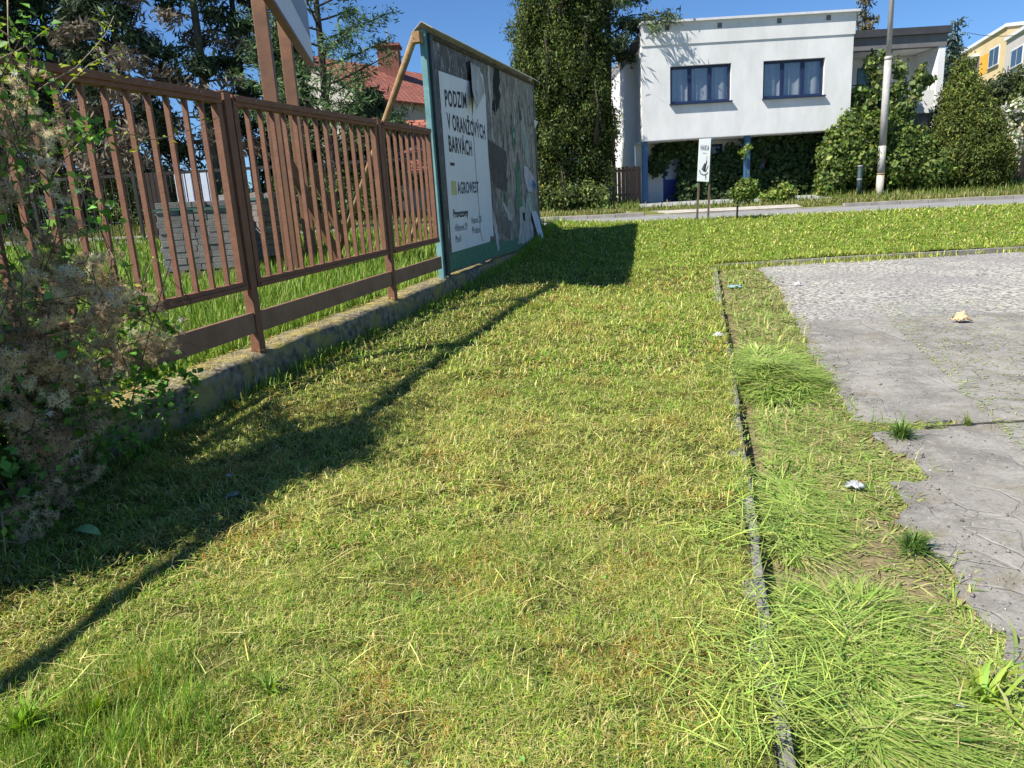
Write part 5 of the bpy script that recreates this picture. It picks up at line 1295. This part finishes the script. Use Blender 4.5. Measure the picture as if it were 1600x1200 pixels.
th = thing('clipped_hedge', 'low sunlit leafy hedge beyond the rear fence at the left', 'hedge')
hb = []
for k in range(16):
    p = at(-40 + 21 * k, 330, 28.0); hb.append((p[0], 28.0 + RNG.uniform(-.2, .2), 2.6, .6, .55, 1.55 + RNG.uniform(-.1, .1)))
foliage('foliage', hb, 1500, 12, .11, .12, .65, (0.16, 0.20, 0.05), th, base2=(0.09, 0.13, 0.03), zmin=1.4, shell=.2)
mb = MB()
for b_ in hb: mb.tube([(b_[0], b_[1], 1.3), (b_[0] + .1, b_[1], 2.6), (b_[0] - .1, b_[1] + .1, 3.6)], [.04, .03, .01], 6)
mb.build('stem', BARK, th)
for lab, pxs, Y, zc, rz, n_, base in (('dark leafy shrub behind the fence bay with the sign braces', (455, 480, 505), 26.9, 2.3, 1.2, 500, (0.06, 0.10, 0.025)), ('olive green shrub behind the fence bay beside the rusty brace', (545, 575, 600), 27.0, 2.5, 1.3, 500, (0.10, 0.13, 0.035)), ('grey green shrub under the conifers behind the left fence bay', (285, 310, 370), 27.2, 2.4, 1.1, 450, (0.08, 0.11, 0.04))):
    th = thing('shrub', lab, 'shrub', 'shrubs beyond the rear fence'); bl_ = []
    for q in pxs:
        p = at(q, 330, Y); bl_.append((p[0], Y + RNG.uniform(-.2, .2), zc + RNG.uniform(-.2, .2), .75, .6, rz))
    foliage('foliage', bl_, n_, 12, .13, .13, .6, base, th, base2=tuple(1.5 * v for v in base), zmin=1.45)
    mb = MB()
    for b_ in bl_:
        for k in range(3): mb.tube([(b_[0], b_[1], 1.2), (b_[0] + RNG.uniform(-.2, .2), b_[1], zc), (b_[0] + RNG.uniform(-.5, .5), b_[1], zc + .8 * rz)], [.035, .025, .008], 5)
    mb.build('stem', BARK, th)

# tall thuja beside the white house
th = thing('thuja_tree', 'massive tall olive green thuja between billboard and white house', 'tree')
bl_ = []
for px_, Y, rx, ry, z0, z1, n_ in ((842, 28.2, 1.25, 1.3, 2.0, 9.3, 7), (826, 28.9, .95, 1.0, 2.5, 8.6, 6), (880, 27.6, 1.2, 1.2, 2.0, 9.6, 7), (917, 27.9, 1.05, 1.2, 2.2, 8.2, 6), (938, 28.1, .62, .9, 3.2, 6.6, 4), (862, 29.4, 1.5, 1.2, 6.5, 11.5, 5), (900, 28.4, 1.0, 1.1, 7.0, 11, 4)):
    for k in range(n_):
        f = k / (n_ - 1); z = z0 + (z1 - z0) * f
        p = at(px_, 320 - (z - 1.6) * 38, Y); w = (0.72 + .5 * math.sin(math.pi * min(1, f * 1.1 + .15))) * (1 - .35 * max(0, f - .75) / .25)
        bl_.append((p[0] + RNG.uniform(-.15, .15), Y + RNG.uniform(-.2, .2), z, rx * w * .85, ry * w * .9, 0.95))
ext = []
for q in range(150):
    b_ = bl_[RNG.integers(len(bl_))]; a_ = RNG.uniform(0, 6.28); ext.append((b_[0] + b_[3] * math.cos(a_), b_[1] + b_[4] * math.sin(a_), b_[2] + RNG.uniform(-.8, .8), .22, .22, .42))
bl_ = [(b_[0], b_[1], b_[2], b_[3] * .93, b_[4] * .93, b_[5]) for b_ in bl_] + ext
foliage('crown', bl_, 4700, 28, (.10, .10, .19), .115, .40, (0.095, 0.125, 0.030), th, base2=(0.04, 0.06, 0.016), nj=.8, up=1.6, shell=.4, cs=.38, zmin=1.6)
limbs = [([np.array([b_[0], b_[1] + .3, b_[2] - 1.2]), np.array([b_[0] + .1, b_[1], b_[2]]), np.array([b_[0], b_[1], b_[2] + .8])], [.07, .05, .02]) for b_ in bl_[::2]]
pt = at(870, 300, 28.4); trunk_limbs(th, pt[0], 28.4, 1.5, 10.5, .28, limbs, BARK)
conifer('overhanging_conifer', 'dark loose conifer leaning over the left roof corner of the white house', 955, 29.6, 12.5, .2, .42, 3.0, 40, .05, 15, None, cols=((0.05, 0.075, 0.03), (0.07, 0.09, 0.04)), tsize=.26)
th = thing('undergrowth_shrub', 'pale leafy undergrowth at the foot of the tall thuja by the road', 'shrub')
bl_ = []
for q in (848, 868, 890, 912, 932):
    p = at(q, 305, 26.9); bl_.append((p[0], 26.9, 1.95, .45, .4, .55))
foliage('foliage', bl_, 300, 12, .12, .12, .6, (0.17, 0.22, 0.06), th, base2=(0.09, 0.12, 0.04), zmin=1.5)
mb = MB()
for b_ in bl_: mb.tube([(b_[0], b_[1], 1.3), (b_[0] + .1, b_[1], 2.3)], [.02, .006], 5)
mb.build('stem', BARK, th)

# thuja and creeper mass at the right
def bpx(px_, py_, Y, rx, ry, rz):
    p = at(px_, py_, Y); return (p[0], p[1], p[2], rx, ry, rz)
th = thing('round_thuja', 'broad conical green thuja right of the lamp post', 'tree')
bl_ = [bpx(1503, 112, 28.4, .3, .3, .5), bpx(1505, 135, 28.4, .55, .55, .6), bpx(1506, 160, 28.3, .85, .8, .7), bpx(1508, 188, 28.2, 1.1, 1.05, .75), bpx(1510, 215, 28.1, 1.35, 1.25, .8), bpx(1512, 243, 28.0, 1.5, 1.35, .8), bpx(1512, 268, 28.0, 1.5, 1.3, .7), bpx(1470, 262, 27.8, .8, .8, .8)]
foliage('crown', bl_, 2300, 25, (.11, .11, .16), .11, .40, (0.135, 0.165, 0.034), th, cs=.35, base2=(0.06, 0.085, 0.02), up=1.0, nj=.8, shell=.18, zmin=1.55)
p = at(1508, 290, 28.2); trunk_limbs(th, p[0], 28.2, 1.4, 4.8, .14, [])
th = thing('creeper_bush', 'sprawling bright green creeper mass under the right end of the white house', 'bush')
bl_ = [bpx(1305, 250, 27.7, .55, .55, .7), bpx(1325, 222, 27.8, .75, .7, .6), bpx(1362, 206, 28.0, .8, .7, .6), bpx(1398, 222, 27.9, .8, .7, .7), bpx(1432, 236, 27.9, .7, .6, .6), bpx(1345, 250, 27.7, .9, .7, .9), bpx(1400, 262, 27.6, .9, .7, .8), bpx(1450, 268, 27.6, .8, .7, .7), bpx(1296, 290, 27.5, .42, .4, .55), bpx(1305, 275, 27.6, .4, .4, .5), bpx(1330, 192, 27.9, .3, .3, .45)]
foliage('foliage', bl_, 2500, 13, .12, .135, .75, (0.14, 0.19, 0.04), th, base2=(0.07, 0.11, 0.024), nj=.45, shell=.16, zmin=1.5)
mb = MB()
for b_ in bl_: mb.tube([(b_[0] + .2, b_[1] + .3, 1.3), (b_[0], b_[1] + .1, b_[2])], [.04, .015], 5)
mb.build('stem', BARK, th)
th = thing('bollard', 'dark post with pale bands half hidden in the creeper left of the lamp post', 'post')
p = at(1342, 262, 27.05); q = at(1340, 300, 27.05)
mb = MB(); mb.tube([(p[0], 26.95, q[2] - .3), (p[0], 26.95, p[2])], .09, 14); mb.build('post_body', surf('dark_green_post', (0.02, 0.045, 0.05), .6), th, smooth=True)
for a_ in (at(1343, 260, 26.95)[2], at(1339, 281, 26.95)[2]):
    mb = MB(); mb.tube([(p[0], 26.95, a_ - .04), (p[0], 26.95, a_ + .04)], .093, 14); mb.build('pale_band', surf('pale_band_paint', (.22, .23, .23), .6), th, smooth=True)

def wall_creeper():
    pts, base = [], []
    def region(poly_px, n, Y0, Y1):
        out = []
        xs = [q[0] for q in poly_px]; ys_ = [q[1] for q in poly_px]
        while len(out) < n:
            x, y = RNG.uniform(min(xs), max(xs)), RNG.uniform(min(ys_), max(ys_)); ins = False; j = len(poly_px) - 1
            for i in range(len(poly_px)):
                (xi, yi), (xj, yj) = poly_px[i], poly_px[j]
                if (yi > y) != (yj > y) and x < (xj - xi) * (y - yi) / (yj - yi) + xi: ins = not ins
                j = i
            if ins: out.append(at(x, y, RNG.uniform(Y0, Y1)))
        return np.array(out)
    A = region([(1064, 232), (1068, 224), (1090, 222), (1118, 258), (1135, 240), (1165, 225), (1180, 214), (1225, 214), (1300, 208), (1335, 212), (1335, 305), (1250, 315), (1165, 319), (1062, 319), (1058, 300)], 620, 28.75, 29.5)
    Bz = region([(1016, 256), (1024, 250), (1035, 232), (1050, 222), (1075, 218), (1075, 240), (1060, 236), (1046, 240), (1036, 252), (1028, 266), (1020, 268)], 80, 29.1, 29.5)
    c_ = np.concatenate([A, Bz])
    P = np.repeat(c_, 22, 0) + RNG.normal(size=(len(c_) * 22, 3)) * np.array([.14, .1, .15]); N = len(P)
    nrm = np.tile(np.array([-.2, -1.0, .35]), (N, 1)) + RNG.normal(size=(N, 3)) * .45
    keep = ~((P[:, 0] > at(1184, 250, 29)[0]) & (P[:, 0] < at(1203, 250, 29)[0]) & (P[:, 2] > at(1190, 263, 29)[2]) & (P[:, 2] < at(1190, 246, 29)[2]))
    return P[keep], nrm[keep]
th = thing('wall_ivy', 'dark ivy covering the shaded ground floor wall under the white house', 'ivy')
P, nrm = wall_creeper(); leaves('foliage', P, nrm, .15 * np.exp(RNG.normal(0, .25, len(P))), .8, tint((0.042, 0.075, 0.02), len(P), .3), LEAF, th)
mb = MB()
for k in range(26):
    p = at(1070 + 10 * k, 318, 29.35); mb.tube([(p[0], 29.4, 1.4), (p[0] + RNG.uniform(-.3, .3), 29.4, 2.6), (p[0] + RNG.uniform(-.6, .6), 29.35, 3.6)], [.03, .02, .01], 5)
mb.build('stem', BARK, th)
def small_bush(name, label, cat, bl_, n, size, base, base2, stem, zmin=None, group=None, asp=.75, up=0.0, per=12, sd=.07):
    th = thing(name, label, cat, group)
    foliage('crown', bl_, n, per, sd, size, asp, base, th, base2=base2, shell=.25, nj=.6, zmin=zmin, up=up)
    mb = MB()
    for s_ in stem: mb.tube(s_[0], s_[1], 7)
    mb.build('trunk', BARK, th, smooth=True); return th
b_ = at(1151, 351, 18.9); zg_ = float(lawn_z(b_[0], b_[1])); c1 = at(1163, 297, 18.9)
small_bush('standard_shrub', 'little round ivy tree on a thin stake at the edge of the bank', 'tree', [bpx(1166, 293, 18.9, .19, .18, .18), bpx(1155, 304, 18.85, .13, .13, .13), bpx(1173, 304, 19.0, .12, .12, .12), bpx(1163, 302, 18.9, .19, .18, .14)], 130, .085, (0.16, 0.22, 0.05), (0.10, 0.15, 0.03), [([(b_[0], b_[1], zg_ - .1), (b_[0] + .02, b_[1], zg_ + .5), (c1[0] - .1, c1[1], c1[2]), (c1[0], c1[1], c1[2] + .2)], [.028, .025, .02, .008])])
p = at(1216, 304, 26.9)
small_bush('low_shrub', 'low bright green shrub at the path edge under the white house', 'shrub', [bpx(1212, 307, 26.9, .5, .3, .22), bpx(1226, 300, 26.9, .35, .3, .25), bpx(1205, 312, 26.7, .4, .3, .14)], 120, .13, (0.22, 0.29, 0.06), (0.14, 0.2, 0.04), [([(p[0], 26.9, 1.4), (p[0], 26.9, 1.9)], [.03, .01])])
p = at(1165, 268, 27.9)
small_bush('vine_shoot', 'bright vine shoot climbing the blue post behind the small white sign', 'vine', [bpx(1161, 240, 27.95, .06, .08, .16), bpx(1170, 231, 27.95, .08, .08, .06)], 10, .11, (0.2, 0.27, 0.06), (0.15, 0.22, 0.04), [([(p[0], 27.95, 1.4), (p[0] + .05, 27.95, 2.5), (p[0], 27.95, 3.5)], [.02, .015, .006])])
# young maple in front of the annex
th = thing('young_maple', 'young maple with upright leafy stems behind the lamp post before the grey annex', 'tree')
bl_ = [bpx(1362, 100, 28.5, .28, .3, .55), bpx(1366, 135, 28.5, .42, .4, .65), bpx(1355, 160, 28.5, .4, .4, .5), bpx(1405, 110, 28.6, .32, .3, .5), bpx(1402, 145, 28.6, .5, .4, .6), bpx(1440, 120, 28.4, .2, .25, .45), bpx(1432, 143, 28.4, .38, .3, .45), bpx(1418, 168, 28.5, .5, .4, .5), bpx(1385, 170, 28.5, .6, .5, .5), bpx(1340, 150, 28.5, .22, .3, .45), bpx(1450, 125, 28.4, .15, .2, .3), bpx(1380, 95, 28.6, .22, .25, .4)]
bl_ = [(*b_[:3], b_[3] * .66, b_[4] * .66, b_[5] * .75) for b_ in bl_]
foliage('crown', bl_, 185, 12, .09, .17, .85, (0.20, 0.26, 0.08), th, base2=(0.10, 0.14, 0.04), nj=.5, shell=.3)
p = at(1392, 250, 28.5); trunk_limbs(th, p[0], 28.5, 1.5, 3.6, .09, [([np.array([p[0], 28.5, 2.6]), np.array([(p[0] + q[0]) / 2, 28.5, (3.0 + q[2]) / 2]), np.array(q[:3])], [.05, .03, .012]) for q in bl_])
# distant trees
def spruce(label, px_, py_top, Y, H, blen, cols, nb=60, tuft=8):
    p = at(px_, py_top, Y); x = p[0]; z0 = gz(x, Y)
    return conifer('spruce_tree', label, px_, Y, p[2] - z0, .16, .12, blen, nb, .12, tuft, 'distant spruces behind the houses', nt=14, tsize=.34, asp=.3, cols=cols, x=x, ztop_len=.06, py=py_top)
spruce('brownish spruce rising behind the right end of the white house roof', 1354, -35, 41, 12, 1.9, ((0.10, 0.085, 0.05), (0.09, 0.09, 0.05)))
spruce('slim pointed spruce between grey annex and yellow apartment block', 1497, 27, 41, 10, 1.6, ((0.05, 0.075, 0.06), (0.06, 0.085, 0.06)))
p = at(1566, 200, 37)
small_bush('garden_pine', 'small loose pine before the yellow apartment block', 'tree', [bpx(1560, 140, 37, .8, .6, .35), bpx(1545, 148, 37, .6, .5, .3), bpx(1574, 128, 37, .5, .5, .3), bpx(1556, 155, 37, .5, .5, .3)], 110, .3, (0.09, 0.12, 0.06), (0.13, 0.14, 0.07), [([(p[0], 37, 1.4), (p[0], 37, 5.5), (p[0], 37, 7.2)], [.09, .06, .02])], asp=.25, sd=.16)
p = at(1600, 200, 33)
small_bush('flowering_tree', 'white flowering shrub right of the round thuja', 'tree', [bpx(1592, 195, 33, 1.0, .8, 1.0), bpx(1585, 225, 32.8, .8, .7, .8), bpx(1600, 245, 32.8, .9, .7, .7), bpx(1612, 180, 33, .9, .8, .9)], 420, .16, (0.50, 0.49, 0.40), (0.14, 0.18, 0.06), [([(p[0], 33, 1.4), (p[0], 33, 3.8)], [.08, .03])], sd=.12)
p = at(1610, 200, 36)
small_bush('right_thuja', 'dark green thuja at the right edge above the white flowering shrub', 'tree', [bpx(1606, 130, 36, .7, .7, .9), bpx(1606, 165, 36, 1.1, 1, 1), bpx(1600, 195, 36, 1.4, 1.2, 1)], 500, .2, (0.075, 0.10, 0.028), (0.05, 0.07, 0.02), [([(p[0], 36, 1.4), (p[0], 36, 7)], [.12, .03])], asp=.5, up=1, sd=.15)

# ------------------------------------------------------------------ climbing plant on the fence in the left foreground
th = thing('climbing_plant', 'tangled climbing plant with fluffy grey seed heads covering the left fence', 'climbing plant')
def vpx(px_, py_, t):
    s, z = onfence(px_, py_, t); return FL(s, t, z)
cl = [(20, 190, .25, .16), (60, 215, .3, .12), (30, 255, .35, .18), (15, 330, .35, .2), (60, 400, .3, .17), (110, 430, .25, .14), (150, 425, .2, .09), (170, 455, .25, .13), (120, 480, .35, .15), (195, 480, .2, .1), (212, 465, .12, .06), (60, 480, .4, .17), (150, 520, .3, .14), (190, 555, .22, .13), (110, 550, .4, .16), (50, 560, .45, .18), (225, 540, .15, .09), (250, 545, .15, .07), (270, 512, .1, .035), (80, 610, .45, .15), (130, 600, .4, .13), (20, 640, .5, .16), (60, 690, .5, .13), (110, 720, .4, .09), (70, 755, .5, .1), (30, 800, .5, .1), (10, 130, .25, .1), (235, 485, .1, .05), (130, 660, .4, .08), (10, 470, .4, .16), (5, 560, .5, .2)]
W8 = np.array([c[3] * (1.0 if c[1] > 370 else .55) for c in cl]) ** 2; k = RNG.choice(len(cl), 3300, p=W8 / W8.sum())
ctr = np.array([vpx(c[0], c[1], c[2]) for c in cl])
sub_ = ctr[np.repeat(np.arange(len(cl)), 9)] + RNG.normal(size=(len(cl) * 9, 3)) * (np.repeat([c[3] for c in cl], 9) * .55)[:, None]
kk_ = k * 9 + RNG.integers(0, 9, 3300); stn = np.exp(RNG.normal(0, .3, len(sub_)))[kk_]
hp = sub_[kk_] + RNG.normal(size=(3300, 3)) * np.array([.030, .030, .026]) + fn * .05
# seed heads: a dark seed and a spray of pale hairs
nh = 38; N = len(hp)
v = RNG.normal(size=(N * nh, 3)); v /= np.linalg.norm(v, axis=1, keepdims=True)
Lh = RNG.uniform(.014, .034, N * nh); base = np.repeat(hp, nh, 0)
cc = np.repeat(tint((0.64, 0.49, 0.32), N, .18, .04) * stn[:, None], nh, 0) * np.exp(RNG.normal(0, .15, (N * nh, 1)))
side = np.cross(v, RNG.normal(size=v.shape)); side /= np.linalg.norm(side, axis=1, keepdims=True)
mid = base + v * (Lh * .55)[:, None] + RNG.normal(size=v.shape) * .003; tip = base + v * Lh[:, None] + RNG.normal(size=v.shape) * .006
V = np.stack([base, mid + side * .0011, tip, mid - side * .0011], 1).reshape(-1, 3); i = np.arange(N * nh) * 4
npmesh('seed_heads', V, [np.stack([i, i + 1, i + 2, i + 3], 1)], FLUFF, th, np.repeat(np.clip(cc, .05, .8), 4, 0))
sd3 = hp[RNG.random(N) < .7]; n3 = len(sd3) * 3; sp3 = np.repeat(sd3, 3, 0) + RNG.normal(size=(n3, 3)) * .007
leaves('seeds', sp3, RNG.normal(size=(n3, 3)), .011, .8, tint((0.03, 0.02, 0.014), n3, .2), LEAF, th)
lv = cl + [(255, 585, .12, .06), (285, 575, .1, .06), (305, 592, .08, .05), (240, 640, .12, .09), (205, 600, .12, .1), (170, 650, .15, .12), (215, 680, .12, .1), (265, 640, .1, .08), (300, 630, .07, .06), (150, 620, .2, .14), (185, 720, .2, .1), (120, 760, .3, .12), (150, 690, .25, .14), (30, 90, .2, .1), (60, 140, .2, .14), (90, 190, .2, .12), (130, 200, .12, .1), (160, 205, .1, .08), (110, 300, .2, .14), (150, 330, .15, .1), (90, 360, .3, .14), (215, 590, .1, .08), (245, 590, .12, .07), (260, 610, .12, .05), (200, 640, .15, .12), (160, 700, .3, .14), (90, 780, .4, .12), (190, 690, .25, .1), (20, 700, .5, .2), (100, 640, .4, .16), (40, 40, .2, .1)]
c2 = np.array([vpx(c[0], c[1], c[2]) for c in lv]); k = RNG.choice(len(lv), 1900)
P = c2[k] - fn * .04 + RNG.normal(size=(1900, 3)) * (np.array([c[3] for c in lv])[k] * .75)[:, None]
nrm = np.tile([.35, -.3, .8], (1900, 1)) + RNG.normal(size=(1900, 3)) * .6
leaves('leaf_cover', P, nrm, RNG.uniform(.03, .075, 1900), .75, tint((0.13, 0.26, 0.045), 1900, .3), LEAF, th)
# bright leaves on the young shoots
shoots = [[(-10, 96, .25), (30, 78, .25), (65, 52, .22), (103, 25, .2)], [(5, 172, .25), (45, 150, .25), (75, 130, .24), (118, 106, .22), (150, 72, .2), (166, 52, .2), (178, 25, .18)], [(88, 158, .2), (110, 128, .2), (140, 100, .18), (170, 86, .16), (193, 80, .14)], [(160, 212, .1), (205, 210, .1), (240, 218, .1), (280, 210, .08), (315, 195, .08), (345, 182, .07)], [(12, 0, .2), (13, 60, .2), (20, 110, .2)], [(162, 50, .2), (158, 36, .19), (146, 34, .19)], [(40, 70, .22), (58, 95, .22), (72, 115, .22)], [(162, 100, .14), (182, 118, .1), (190, 128, .06)], [(220, 475, .1), (222, 440, .08), (236, 410, .08), (250, 402, .08)], [(205, 470, .08), (207, 430, .08), (185, 410, .1)], [(0, 845, .5), (60, 850, .45), (85, 870, .45), (110, 915, .4)], [(2, 800, .55), (8, 860, .6), (15, 930, .6)], [(140, 205, .1), (100, 250, .15), (70, 300, .2)]]
P, Nn, Dd = [], [], []
for sh in shoots:
    pts = [vpx(*q) for q in sh]; mb = MB(); mb.tube(pts, list(np.linspace(.0042, .0022, len(pts))), 6); mb.build('young_shoot', STEM, th, smooth=True)
    for a_, b_ in zip(pts[:-1], pts[1:]):
        for q in RNG.random(3):
            P.append(a_ + (b_ - a_) * q + RNG.normal(size=3) * .022); Nn.append(RNG.normal(size=3) * .5 + np.array([.3, -.3, .8])); Dd.append(RNG.normal(size=3))
[0]
P = np.array(P); leaves('young_leaves', P, np.array(Nn), RNG.uniform(.028, .055, len(P)), .55, tint((0.30, 0.38, 0.05), len(P), .2), LEAF, th, np.array(Dd))
extra = np.array([vpx(*q) for q in [(20, 130, .25), (8, 123, .25), (118, 122, .2), (130, 116, .2), (125, 110, .2), (95, 132, .2), (105, 142, .2), (102, 104, .18), (30, 165, .25), (5, 200, .25), (3, 38, .25), (225, 222, .1), (245, 224, .1), (208, 236, .1), (216, 231, .1), (272, 222, .08), (160, 335, .1), (25, 125, .25), (50, 160, .25), (85, 165, .22), (30, 545, .5), (20, 550, .5), (60, 290, .3), (45, 405, .35), (178, 395, .2)]])
leaves('bright_leaves', extra, np.tile([.2, -.5, .7], (len(extra), 1)) + RNG.normal(size=(len(extra), 3)) * .35, RNG.uniform(.035, .06, len(extra)), .62, tint((0.40, 0.46, 0.05), len(extra), .15), LEAF, th)
# woody tangle
mb = MB()
for k in range(150):
    c = ctr[RNG.integers(len(ctr))]; p0 = c + RNG.normal(size=3) * .09
    d = np.clip(RNG.normal(size=3), -1.5, 1.5) * np.array([.09, .09, .12]) + np.array([0, 0, .16]); p1 = p0 + d + RNG.normal(size=3) * .08; p2 = p1 + d * .8 + RNG.normal(size=3) * .12 - np.array([0, 0, .08])
    r = RNG.uniform(.0018, .0045); mb.tube([p0, (p0 + p1) / 2 + RNG.normal(size=3) * .02, p1, p2], [r, r, r * .8, r * .5], 5)
mb.build('woody_stems', surf('dark_stem', (0.12, 0.085, 0.06), .9, (0.06, 0.045, 0.035), 20), th)
# the same plant runs on along the fence towards and past the camera's left
bl_ = []
for s in np.arange(-7.6, -1.95, 0.34):
    hgt = (1.25 if s < -3.95 else 2.35) + .15 * math.sin(s * 2.3) + (0.75 * math.exp(-((s + 3.1) / .38) ** 2)) - (1.3 if s > -2.6 else 0)
    for z in np.arange(.45, hgt, .38):
        q = FL(s, -.12 + .2 * RNG.random(), z); bl_.append((*q, .2, .22, .24))
P, nrm, ct = crown(bl_, 3600, 10, .08, .4); N = len(P)
leaves('dense_cover', P, spread(nrm, .8), RNG.uniform(.045, .09, N), .7, np.clip(tint((0.08, 0.15, 0.03), N, .3) * ct[:, None], .005, .6), LEAF, th)

# ------------------------------------------------------------------ weeds, litter
def ground_at(px_, py_, park=False):
    d = cF * FPX + cR * (px_ - 800) - cU * (py_ - 600); C = np.array([0, 0, EYE]); k = 1.0
    t_ = 0.5
    for _ in range(4000):
        P = C + d * (t_ / FPX); z = float(park_z(P[0], P[1])) + .022 if park else float(lawn_z(P[0], P[1]))
        if P[2] <= z: return np.array([P[0], P[1], z])
        t_ += .006
    return P
def rosette(name, label, cat, px_, py_, n, L, W, col, lean=1.0, park=False, group=None, yawc=None):
    p = ground_at(px_, py_, park); th = thing(name, label, cat, group); th.location = p
    n1 = n; P = RNG.normal(size=(n1, 3)) * L * .12; P[:, 2] = -.005
    o = blades('leaf_blades', P, L * np.exp(RNG.normal(0, .3, n1)), W, RNG.uniform(0, 6.28, n1), np.abs(RNG.normal(lean, .3, n1)), tint(col, n1, .2), LEAF, th)
    mb = MB(); mb.tube([(0, 0, -.02), (0.004, 0, .02)], [.008, .005], 6); mb.build('crown_stem', STEM, th); return th
rosette('grass_tuft', 'dark green grass tuft on the cracked asphalt edge, lower of two', 'grass tuft', 1428, 858, 240, .10, .006, (0.13, 0.22, 0.05), 1.05, True)
rosette('grass_tuft', 'dark green grass tuft in the asphalt joint, upper of two', 'grass tuft', 1408, 684, 240, .12, .007, (0.14, 0.23, 0.05), .95, True)
rosette('joint_weed', 'tiny weed sprouting in the asphalt joint right of the larger tufts', 'weed', 1512, 665, 60, .07, .007, (0.22, 0.28, 0.07), .6, True)
rosette('dandelion', 'bright dandelion rosette at the lower right corner on bare soil', 'weed', 1530, 1085, 34, .15, .016, (0.28, 0.38, 0.06), 1.15, True)
rosette('broad_weed', 'bright leafy weed at the lower left corner of the lawn', 'weed', 40, 1150, 150, .10, .010, (0.22, 0.36, 0.035), .7)
rosette('broad_weed', 'lush green grass clump just right of the corner weed at lower left', 'weed', 150, 1120, 160, .07, .005, (0.24, 0.36, 0.04), .5)
rosette('lawn_dandelion', 'flat dandelion rosette in the middle of the lawn', 'weed', 640, 950, 20, .09, .012, (0.16, 0.27, 0.05), 1.3)
rosette('lawn_dandelion', 'grassy tuft with wide blades near the lower middle of the lawn', 'weed', 425, 1085, 50, .08, .007, (0.2, 0.3, 0.05), .8)
def crumple(name, label, cat, px_, py_, w, h, hgt, matl, park=True, seed=0, rot=0.0):
    p = ground_at(px_, py_, park); n_ = 9; rg = np.random.default_rng(seed); u, v = np.meshgrid(np.linspace(-1, 1, n_), np.linspace(-1, 1, n_))
    z = hgt * np.clip(1 - .75 * (u * u + v * v), 0, 1) * (.5 + rg.random((n_, n_))) + rg.random((n_, n_)) * hgt * .35 + .012
    x = u * w / 2 * (1 + .25 * rg.normal(size=(n_, n_))) ; y = v * h / 2 * (1 + .25 * rg.normal(size=(n_, n_)))
    V = np.stack([x, y, z], 2).reshape(-1, 3); i = (np.arange(n_ - 1)[:, None] * n_ + np.arange(n_ - 1)[None]).ravel()
    F = np.stack([i, i + 1, i + 1 + n_, i + n_], 1); F = np.concatenate([F[:, [0, 1, 2]], F[:, [0, 2, 3]]])
    o = npmesh(name, V, [F], matl); o.location = p; o.rotation_euler = (0, 0, rot)
    sm = o.modifiers.new('thickness', 'SOLIDIFY'); sm.thickness = .002
    return tag(o, label, cat)
WHT = surf('white_scrap', (.55, .57, .57), .6, (.40, .42, .43), 20)
crumple('paper_bag', 'crumpled tan paper bag lying on the grey asphalt', 'litter', 1502, 504, .15, .11, .08, surf('tan_paper', (.42, .28, .13), .85, (.55, .43, .27), 12), seed=4)
crumple('plastic_wrap', 'crumpled clear white plastic wrap on the grass strip beside the asphalt', 'litter', 1336, 764, .07, .09, .025, surf('milky_plastic', (.50, .53, .55), .2, (.28, .30, .30), 25, spec=.7), seed=5, rot=.6)
crumple('blue_wrapper', 'pale turquoise wrapper on dry grass near the rear kerb corner', 'litter', 1148, 450, .20, .1, .03, surf('turquoise_scrap', (.26, .42, .43), .7), seed=6)
crumple('white_scrap', 'white paper scrap on the lawn beside the kerb edging', 'litter', 1122, 527, .09, .13, .03, WHT, False, seed=7)
crumple('foil_scrap', 'small silvery scrap on the asphalt near the rear kerb', 'litter', 1247, 447, .12, .08, .04, surf('silver_scrap', (.7, .7, .72), .3, (.3, .3, .32), 30), seed=8)
crumple('dry_leaf', 'rust brown dry leaf at the lower right on cut grass', 'leaf', 1479, 1105, .03, .026, .008, surf('rust_leaf', (.50, .24, .10), .8), seed=9)
crumple('pale_scrap', 'pale creased scrap beside the rust brown leaf at lower right', 'litter', 1497, 1110, .05, .028, .01, WHT, seed=10, rot=-.7)
crumple('grey_scrap', 'pale grey scrap in the shaded grass before the climbing plant', 'litter', 366, 776, .07, .05, .012, surf('grey_green_scrap', (.34, .38, .32), .8), False, seed=12, rot=.7)
crumple('shade_scrap', 'tiny white scrap in the deep shade just above the grey scrap', 'litter', 358, 747, .03, .03, .012, WHT, False, seed=13)
p = ground_at(120, 835); th = thing('broad_leaf', 'large wilted green leaf lying in the shade below the climbing plant', 'leaf'); th.location = p; th.scale = (.7, .7, .7); th.rotation_euler = (.25, 0, -.45)
n_ = 12; u = np.linspace(0, 1, n_); prof = .04 * np.sin(np.pi * np.clip(u * .96 + .03, 0, 1)) ** .7 + .002; zz = .03 + .045 * np.sin(u * 3.0); V = np.concatenate([np.stack([u * .3, prof, zz + .012], 1), np.stack([u * .3, 0 * u, zz], 1), np.stack([u * .3, -prof, zz + .012], 1)]); i = np.arange(n_ - 1)
npmesh('blade', V, [np.concatenate([np.stack([i, i + 1, i + 1 + n_, i + n_], 1), np.stack([i + n_, i + 1 + n_, i + 1 + 2 * n_, i + 2 * n_], 1)])], surf('soft_leaf', (.30, .45, .16), .8, (.2, .34, .11), 14), th, smooth=True)
mb = MB(); mb.tube([(-.06, 0, .01), (0, 0, .03)], [.004, .004], 6); mb.build('stalk', STEM, th)
